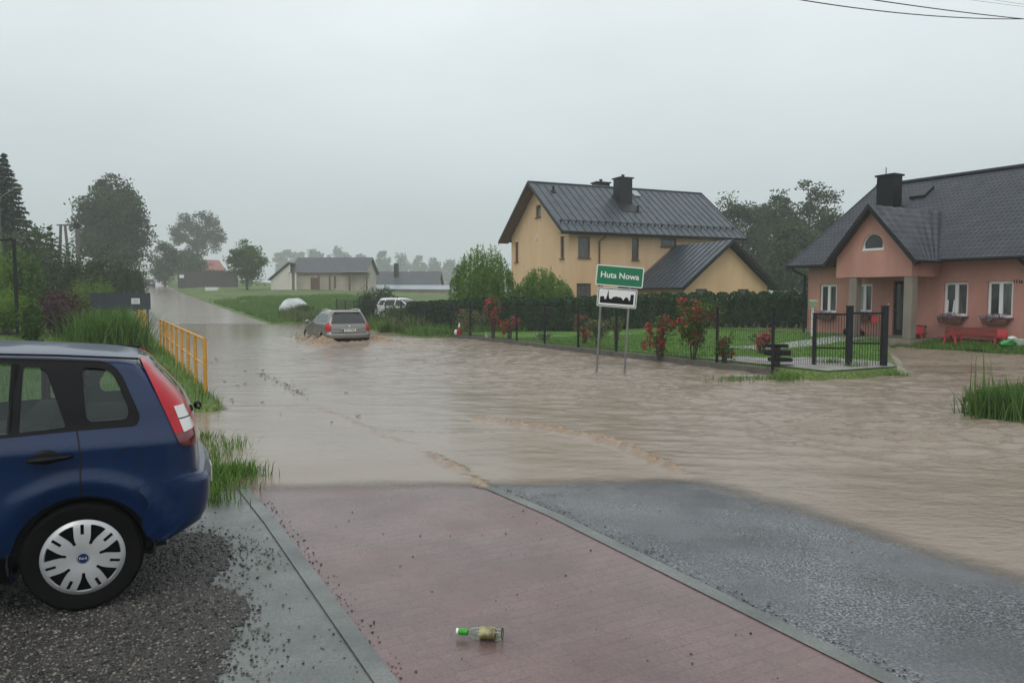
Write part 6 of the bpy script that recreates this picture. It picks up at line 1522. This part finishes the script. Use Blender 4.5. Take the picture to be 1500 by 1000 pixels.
# thuja hedge: one shrub after another
def thuja_proto(seed):
    rg = np.random.default_rng(seed); n = 1500
    zq = rg.random(n) ** .85; th = rg.random(n) * 2 * np.pi
    rr = .36 * np.where(zq < .84, 1 - .10 * zq, np.sqrt(np.clip(1 - ((zq - .84) / .165) ** 2, 0, 1)) * .914) * (.86 + .22 * rg.random(n))
    P = np.stack([rr * np.cos(th), rr * np.sin(th), 1.68 * zq + .02], -1)
    U = np.stack([.35 * np.cos(th), .35 * np.sin(th), np.full(n, .8)], -1)
    return P, U, np.clip(.4 * (vnoise(th * 2, zq * 7, seed) + .5) + .6 * rg.random(n), 0, 1)
protos = []
hs_ = [(690 + 490 * k / 24, 36.4 - 1.6 * k / 24, 1.0) for k in range(25)] + [(676, 37.0, .92), (662, 37.7, .9), (648, 38.5, .9), (634, 39.4, .88), (620, 40.3, .88), (606, 41.3, .86)]
HL = 'clipped dark green thuja standing in the hedge behind the lawn'
for k, (px, Y0, sc) in enumerate(hs_):
    x, y = at(px, Y0); z_ = hz(x, y)
    if k < 4:
        t_ = thing('thuja_shrub', HL, 'hedge shrub', (x, y, z_), 0, 'thuja hedge shrubs'); P, U, va = thuja_proto(k)
        st_ = MB(); st_.tube([(0, 0, -.1), (0, 0, 1.2)], [.03, .01], 5); st_.build('stem', M_bark, t_, 40, local=True)
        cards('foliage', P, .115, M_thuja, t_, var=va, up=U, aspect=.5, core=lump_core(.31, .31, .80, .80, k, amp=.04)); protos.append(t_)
    else: t_ = copy_tree(protos[k % 4])
    t_.location = (x, y, z_); t_.rotation_euler = (0, 0, RNG.random() * 6); ss = 1.52 / 1.68 * sc; wd_ = 1.2 if px < 960 else .95
    t_.scale = (wd_ * (1.0 + .08 * RNG.random()), wd_ * (1.0 + .08 * RNG.random()), (1.04 + .05 * RNG.random()) * ss * 1.0)

# flowering shrubs along the fence
def rose(name, label, px, Y0, base_py, top, rxpx, seed, nl=700, nf=200, petal=None, leaf=None, spread=1.0, arch=0.0):
    x, y = at(px, Y0); zb = max(hz(x, y), .08); h = CAM_H + (434 - top) / 1100 * Y0 - zb; rx = rxpx / 1100 * Y0
    t_ = thing(name, label, 'flowering shrub', (x, y, zb), 0, 'flowering shrubs along the fence'); rg = np.random.default_rng(seed)
    s_ = MB(); tips = []
    for k in range(9):
        an = k * .7 + seed; ex = rx * (.4 + .6 * rg.random()); hh = h * (.6 + .4 * rg.random())
        p = [(0.04 * math.cos(an), .04 * math.sin(an), -.05), (ex * .35 * math.cos(an), ex * .35 * math.sin(an), hh * .55), (ex * math.cos(an), ex * .7 * math.sin(an), hh * (.95 - arch * rg.random()))]
        s_.tube(p, [.016, .010, .004], 5); tips += [p[1], p[2], p[2]]
    s_.build('stem', M_bark, t_, 40, local=True)
    tips = np.array(tips); c_ = tips[rg.integers(0, len(tips), 26)] + rg.normal(0, 1, (26, 3)) * np.array([rx * .2, rx * .2, h * .10])
    P = c_[rg.integers(0, 26, nl)] + rg.normal(0, 1, (nl, 3)) * np.array([rx * .16, rx * .16, h * .10]); P[:, 2] = np.clip(P[:, 2], .05, h * 1.02)
    cards('foliage', P, .085, leaf or M_leafm, t_)
    if nf:
        cf = c_[rg.integers(0, 16, nf)] + rg.normal(0, 1, (nf, 3)) * np.array([rx * .12, rx * .12, h * .07]); cf[:, 2] = np.clip(cf[:, 2], .05, h * 1.05)
        cards('blossom', cf, .075, petal or M_rose, t_, aspect=.9)
rose('rose_bush', 'pale green shrub dotted with dull red beside the garden figure', 688, 32.5, 491, 454, 17, 3, 900, 60, None, M_paleleaf)
rose('rose_bush', 'tall thin red rose left of the second willow, nearest the pointed marker', 723, 30.2, 500, 436, 11, 8, 260, 230)
rose('rose_bush', 'leaning red rose with long bare shoots before the hedge', 747, 29.6, 503, 461, 17, 12, 260, 260, arch=.4)
rose('rose_bush', 'low red rose left of the place sign', 856, 26.5, 508, 463, 16, 15, 300, 200)
rose('rose_bush', 'pale yellowish green shrub behind the left post of the place sign', 876, 25.0, 516, 470, 16, 18, 1000, 12, None, M_paleleaf)
rose('rose_bush', 'upright pale shrub behind the right side of the place sign', 903, 24.2, 516, 466, 8, 19, 420, 10, None, M_paleleaf)
rose('rose_bush', 'arching red rose reaching left over a fence post', 966, 20.9, 527, 464, 24, 22, 500, 420, arch=.5)
rose('rose_bush', 'largest red rose bush, full of blossom, in the middle of the garden fence', 1016, 20.1, 533, 441, 33, 27, 2200, 620)
rose('rose_bush', 'small red and green rose at the foot of the fence right of the large bush', 1062, 19.0, 538, 485, 14, 31, 420, 110, arch=.4)
rose('rose_bush', 'flat pink flowering shrub on the lawn behind the dark tiers', 1117, 21.8, 515, 484, 19, 36, 320, 420, M_pink)
rose('daisy_clump', 'clump of white flowers by the fence foot in the middle of the footing', 797, 28.4, 505, 489, 12, 41, 160, 60, M_wflow)

# shrubs on the left verge
LS = [('green_shrub', 'bright green tall shrub at the left edge behind the steel gantry', 8, 33, 366, 32, M_leafl, 2600, .11), ('green_shrub', 'mid green shrub right behind the post of the steel gantry', 42, 33, 372, 26, M_leafm, 2200, .13), ('green_shrub', 'low bright shrub at the left edge under the steel gantry crossbar', 10, 31.3, 424, 34, M_leafl, 2600, .10), ('green_shrub', 'dark leafy shrub between the steel gantry and the maroon bush', 46, 22.5, 437, 15, M_leafm, 1500, .09),
      ('dark_shrub', 'dark shrub under the small spruce', 70, 47, 362, 30, M_leafd, 2400, .17), ('dark_shrub', 'dark shrub below the forked power pole', 106, 45, 372, 28, M_leafd, 2200, .17), ('dark_shrub', 'broad dark shrub below the straight power pole', 142, 48, 371, 32, M_leafd, 2600, .17), ('dark_shrub', 'dark shrub above the grey roadside panel', 180, 53, 378, 24, M_leafd, 2200, .17), ('dark_shrub', 'rightmost dark shrub of the row, touching the road', 203, 62, 386, 15, M_leafd, 1500, .17),
      ('yellow_shrub', 'yellow green shrub left of the grey panel', 124, 39, 410, 22, M_leafy, 1700, .11), ('yellow_shrub', 'yellow green shrub peeping over the grey panel', 152, 41, 411, 20, M_leafy, 1500, .11), ('maroon_bush', 'round maroon leaved bush in the left verge', 90, 31, 429, 36, M_maroon, 2600, .12)]
for i, (nm_, lab, px, Y0, top, hw, lf, n, ls) in enumerate(LS):
    x, y, h = T_(px, Y0, top); shrub(nm_, lab, 'shrub', x, y, h, hw / 1100 * Y0, lf, 100 + i, n, ls, {'green_shrub': 'green shrubs on the left verge', 'dark_shrub': 'dark shrubs along the upper road', 'yellow_shrub': 'yellow green shrubs by the panel'}.get(nm_))
RS = [('weed_bush', 'weedy bush at the water edge left of the fence end', 446, 57, 446, 11, M_leafm, 900, .12), ('weed_bush', 'feathery dark bush between the silver car and the white car', 538, 47, 424, 17, M_leafd, 1300, .12), ('weed_bush', 'dark bush before the windscreen of the white car', 612, 43, 444, 15, M_leafd, 1200, .10), ('weed_bush', 'low green bush before the middle of the white car', 577, 42, 446, 20, M_leafm, 1200, .10), ('weed_bush', 'small bush before the far wheel of the white car', 596, 42.5, 447, 15, M_leafm, 1000, .10), ('weed_bush', 'dark green bush at the left end of the thuja hedge', 640, 40, 442, 16, M_leafd, 1400, .10), ('weed_bush', 'leafy bush above the roof line of the white car', 562, 58, 420, 20, M_leafd, 1100, .15),
      ('weed_bush', 'bright green bush on the bank right of the silver car', 560, 38.5, 470, 11, M_leafl, 800, .08)]
for i, (nm_, lab, px, Y0, top, hw, lf, n, ls) in enumerate(RS):
    x, y, h = T_(px, Y0, top); shrub(nm_, lab, 'bush', x, y, max(h, .5), hw / 1100 * Y0, lf, 140 + i, n, ls, 'bushes along the far bank', core=.55)

# grass that nobody could count
def scatter(n, fx_, cond=None):
    A = fx_(n)
    if cond is not None: A = A[cond(A[:, 0], A[:, 1])]
    return A
def st_box(s0, s1, t0, t1):
    def f(n): s = s0 + (s1 - s0) * RNG.random(n); t = t0 + (t1 - t0) * RNG.random(n); return np.stack(xy(s, t), -1)
    return f
dry = lambda x, y: hgt(x, y) > WL + .01
clumpy = lambda f, th_: (lambda x, y: (fbm(x * f, y * f, 55, 3) > th_) & (hgt(x, y) > WL + .005))
A = scatter(80000, st_box(31, 92, 9.9, 26), clumpy(.55, -.12))
tag(blades_mesh('meadow_grass', A, .34, .035, M_blade), 'tall meadow grass along the far bank', 'grass', kind='stuff')
A = scatter(7000, st_box(30.5, 42, 11.6, 13.6), dry); tag(blades_mesh('bank_grass', A, .24, .025, M_blade, .5), 'green grass at the water edge below the fence end', 'grass', kind='stuff')
A = scatter(9000, st_box(32, 60, 11.3, 13.6), clumpy(.9, .05)); tag(blades_mesh('bank_weeds', A, .65, .05, M_straw, .5), 'coarse weeds on the bank below the fence', 'weeds', kind='stuff')
A = scatter(26000, st_box(10.2, 60, -3.5, 1.8), clumpy(.8, -.30)); tag(blades_mesh('verge_grass', A, .17, .014, M_blade, .6), 'rough grass on the left verge under the yellow railings', 'grass', kind='stuff')
A = scatter(22000, st_box(5.6, 26, -14, -1.5), dry); A = A[A[:, 1] > 7.0]; tag(blades_mesh('left_lawn_grass', A, .16, .02, M_blade, .6), 'uncut grass beyond the blue car', 'grass', kind='stuff')
# reeds
def reed_bed(name, label, pts, h, w_, m, lean=.3, group=None):
    tag(blades_mesh(name, np.array(pts), h, w_, m, lean), label, 'reeds', kind='stuff')
pts = []
for px, Y0, n, r in ((140, 23, 600, .75), (160, 22, 700, .8), (180, 23, 500, .6)):
    x, y = at(px, Y0); pts += [(x + RNG.normal(0, r * .5), y + RNG.normal(0, r * .5)) for _ in range(n)]
reed_bed('reed_bed', 'dense tall reeds before the grey roadside panel', pts, 1.1, .032, M_reed, .55)
pts = []
for px, Y0, n, r in ((1440, 11.5, 130, .25), (1465, 11.3, 200, .35), (1492, 11.2, 300, .4), (1530, 11.4, 320, .5), (1580, 11.6, 300, .6), (1490, 12.2, 160, .35)):
    x, y = at(px, Y0); pts += [(x + RNG.normal(0, r * .6), y + RNG.normal(0, r * .45)) for _ in range(n)]
pts = np.array(pts); tag(blades_mesh('flooded_reeds', pts, .46, .018, M_reed, .5, z=np.full(len(pts), WL - .02)), 'clump of green reeds standing in the flood at the right edge', 'reeds', kind='stuff')
pts = np.array([at(px, Y0) for px, Y0 in ((1432, 11.6), (1446, 11.5), (1452, 11.4), (1461, 11.5), (1470, 11.6), (1488, 11.4), (1425, 11.7))])
tag(blades_mesh('reed_stalks', pts, .88, .032, M_reed, .22, z=np.full(len(pts), WL - .02)), 'few taller brownish stalks rising from the flooded reeds', 'reeds', kind='stuff')
A = np.stack([9.2 + 1.7 * (RNG.random(6000) * 2 - 1), 13.0 + .75 * (RNG.random(6000) * 2 - 1)], -1); A = A[hgt(A[:, 0], A[:, 1]) > WL - .01]
tag(blades_mesh('islet_grass', A, .11, .014, M_straw, .7), 'trampled grass on the islet behind the flooded reeds', 'grass', kind='stuff')
pts = []
for px, py, n, r in ((325, 652, 120, .16), (308, 668, 110, .14), (305, 640, 60, .10), (322, 695, 420, .20), (345, 694, 260, .16), (312, 712, 200, .15), (300, 690, 200, .14), (360, 690, 60, .08), (313, 735, 80, .10)):
    x, y = ray_ground(px, py, -.01); pts += [(x + RNG.normal(0, r), y + RNG.normal(0, r * .9)) for _ in range(n)]
A = np.array(pts); tag(blades_mesh('tuft_grass', A, .13, .011, M_blade, .7, z=np.maximum(hgt(A[:, 0], A[:, 1]), WL - .01)), 'grass tufts in the muddy water behind the blue car', 'grass', kind='stuff')
pts = []
for px, py, n, r in ((1312, 549, 90, .14), (1215, 540, 120, .2), (1150, 553, 300, .16), (1140, 556, 200, .2), (1085, 556, 140, .3), (1255, 546, 60, .15)):
    x, y = ray_ground(px, py, -.0); pts += [(x + RNG.normal(0, r), y + RNG.normal(0, r * .6)) for _ in range(n)]
A = np.array(pts); tag(blades_mesh('gate_weeds', A, .15, .014, M_blade, .6, z=np.maximum(hgt(A[:, 0], A[:, 1]), WL - .01)), 'weeds sprouting at the foot of the gate and fence corner', 'weeds', kind='stuff')
A = scatter(9000, st_box(11.5, 16.5, 22.9, 24.5), dry); B_ = scatter(9000, st_box(4, 11.5, 23.0, 24.5), dry); A = np.concatenate([A, B_])
tag(blades_mesh('house_grass', A, .09, .014, M_blade, .6), 'grass strip at the foot of the pink house', 'grass', kind='stuff')
A = scatter(50000, st_box(11.4, 26, 14.0, 24)); A = A[st(A[:, 0], A[:, 1])[0] > yard_edge(st(A[:, 0], A[:, 1])[1]) + .3]; A = A[~((st(A[:, 0], A[:, 1])[0] + .6 * st(A[:, 0], A[:, 1])[1] < 24.2) & (st(A[:, 0], A[:, 1])[1] < 17.3))]
tag(blades_mesh('lawn_grass', A, .05, .010, M_blade, .5, z=hgt(A[:, 0], A[:, 1]) + .02), 'short blades of the mown lawn', 'grass', kind='stuff')

# gravel stones
M_stone = leaf_mat('wet_stone', (.016, .0145, .013), (.24, .22, .20), 0.0, .35)
def stones(name, label, XY, r, lift=.004, flat=.55, kind='stuff', sg=.35):
    n = len(XY); XY = np.asarray(XY); r = r * np.minimum(np.exp(RNG.normal(0, sg, n)), 1.9); z = hgt(XY[:, 0], XY[:, 1]) + lift
    an = RNG.random(n) * 6.28; D = np.array([(1, 0, 0), (0, 1, 0), (-1, 0, 0), (0, -1, 0), (.2, .1, 1), (0, 0, -1)], float)
    V = D[None] * (1 + .35 * (RNG.random((n, 6, 1)) - .5)) * r[:, None, None]; V[..., 2] *= flat
    c_, s_ = np.cos(an)[:, None], np.sin(an)[:, None]; X_ = V[..., 0] * c_ - V[..., 1] * s_; Y2 = V[..., 0] * s_ + V[..., 1] * c_
    V = np.stack([X_ + XY[:, :1], Y2 + XY[:, 1:], V[..., 2] + z[:, None] + r[:, None] * .25], -1).reshape(-1, 3)
    F = np.array([(0, 1, 4), (1, 2, 4), (2, 3, 4), (3, 0, 4), (1, 0, 5), (2, 1, 5), (3, 2, 5), (0, 3, 5)])
    tag(np_mesh(name, V, tris=(np.arange(n)[:, None, None] * 6 + F[None]).reshape(-1, 3), mats=[M_stone], attrs=dict(var=np.repeat(RNG.random(n) ** 1.7, 6))), label, 'stones', kind=kind)
n = 60000; X_ = -4.2 + 4.0 * RNG.random(n); Y2 = 2.6 + 4.2 * RNG.random(n); S_, T2 = st(X_, Y2)
edge = .30 + .42 * fbm(X_ * 1.7, Y2 * 1.7, 31, 4) + .35 * np.exp(-((Y2 - 5.1) / .55) ** 2) + .25 * np.exp(-((Y2 - 4.2) / .35) ** 2) - 1.1 * sst(Y2, 6.0, 6.6)
k = (T2 < edge + .16 * RNG.normal(0, 1, n)) & (T2 < 1.0) & (Y2 < 6.9); stones('gravel', 'loose wet gravel stones on the parking place', np.stack([X_, Y2], -1)[k], .0075, .010)
ke = (T2 > edge - .05) & (T2 < 1.02) & (Y2 < 7.0) & (RNG.random(n) < .5 * np.exp(-np.abs(T2 - edge) / .22) * np.clip(.5 + 1.6 * fbm(X_ * 2.2, Y2 * 2.2, 37, 3), 0, 1)); stones('grit', 'grit and small stones washed over the concrete apron', np.stack([X_, Y2], -1)[ke], .0048, .008, sg=.5)
pts = []
for k in range(380):
    s = -1 + 8 * RNG.random(); t = 1.14 + abs(RNG.normal(0, .05)) + (.25 * RNG.random() ** 2 if s < 2.8 else 0); pts.append(xy(s, t))
for k in range(240):
    s = .6 + 2.0 * RNG.random(); t = 1.15 + .45 * RNG.random() ** 1.6; pts.append(xy(s, t))
for k in range(90):
    s = .5 + 5.6 * RNG.random(); t = 1.2 + 1.85 * RNG.random(); pts.append(xy(s, t))
for k in range(60):
    s = 1 + 6 * RNG.random(); t = 3.3 + 2.5 * RNG.random(); pts.append(xy(s, t))
for k in range(700):
    s = -1 + 7.6 * RNG.random(); pts.append(xy(s, 3.235 + abs(RNG.normal(0, .05))))
stones('scattered_gravel', 'pebbles washed over the pink setts and along the edging', np.array(pts), .0052, .010, sg=.55)
mb = MB()
for k in range(70):
    f = k / 70; px, py = 378 + 70 * f ** 1.1 + RNG.normal(0, 5), 542 + 38 * f + RNG.normal(0, 2.5); x, y = ray_ground(px, py, WL)
    an = RNG.normal(2.1, .5); L = .03 + .10 * RNG.random(); mb.tube([(x, y, WL + .01), (x + L * math.cos(an), y + L * math.sin(an), WL + .012 + .015 * RNG.random())], .003 + .004 * RNG.random(), 5)
for k in range(26):
    px, py = 300 + 260 * RNG.random(), 500 + 120 * RNG.random(); x, y = ray_ground(px, py, WL); mb.tube([(x, y, WL + .01), (x + .08 * RNG.random(), y + .05 * RNG.random(), WL + .015)], .006, 5)
tag(mb.build('floating_debris', M_bark), 'dark twigs and leaves drifting on the flood by the kerb', 'debris', kind='stuff')
# spray thrown up by the driving car
mb = MB(); rgs = random.Random(4)
for k in range(260):
    sd = rgs.choice((-1, -1, 1)); s_ = rgs.uniform(-1.2, 4.4); t2 = sd * (1.0 + abs(rgs.gauss(0, .25))); x, y = CARX - SN * s_ + CS * t2, CARY + CS * s_ + SN * t2
    mb.ball((x, y, WL + .02 + abs(rgs.gauss(0, .16))), .012 + .022 * rgs.random(), 6)
M_spray = mat('muddy_spray', (.36, .26, .17), .3, (.50, .41, .30), 8)
tag(mb.build('water_spray', M_spray), 'muddy spray round the wheels of the silver car', 'spray', kind='stuff')
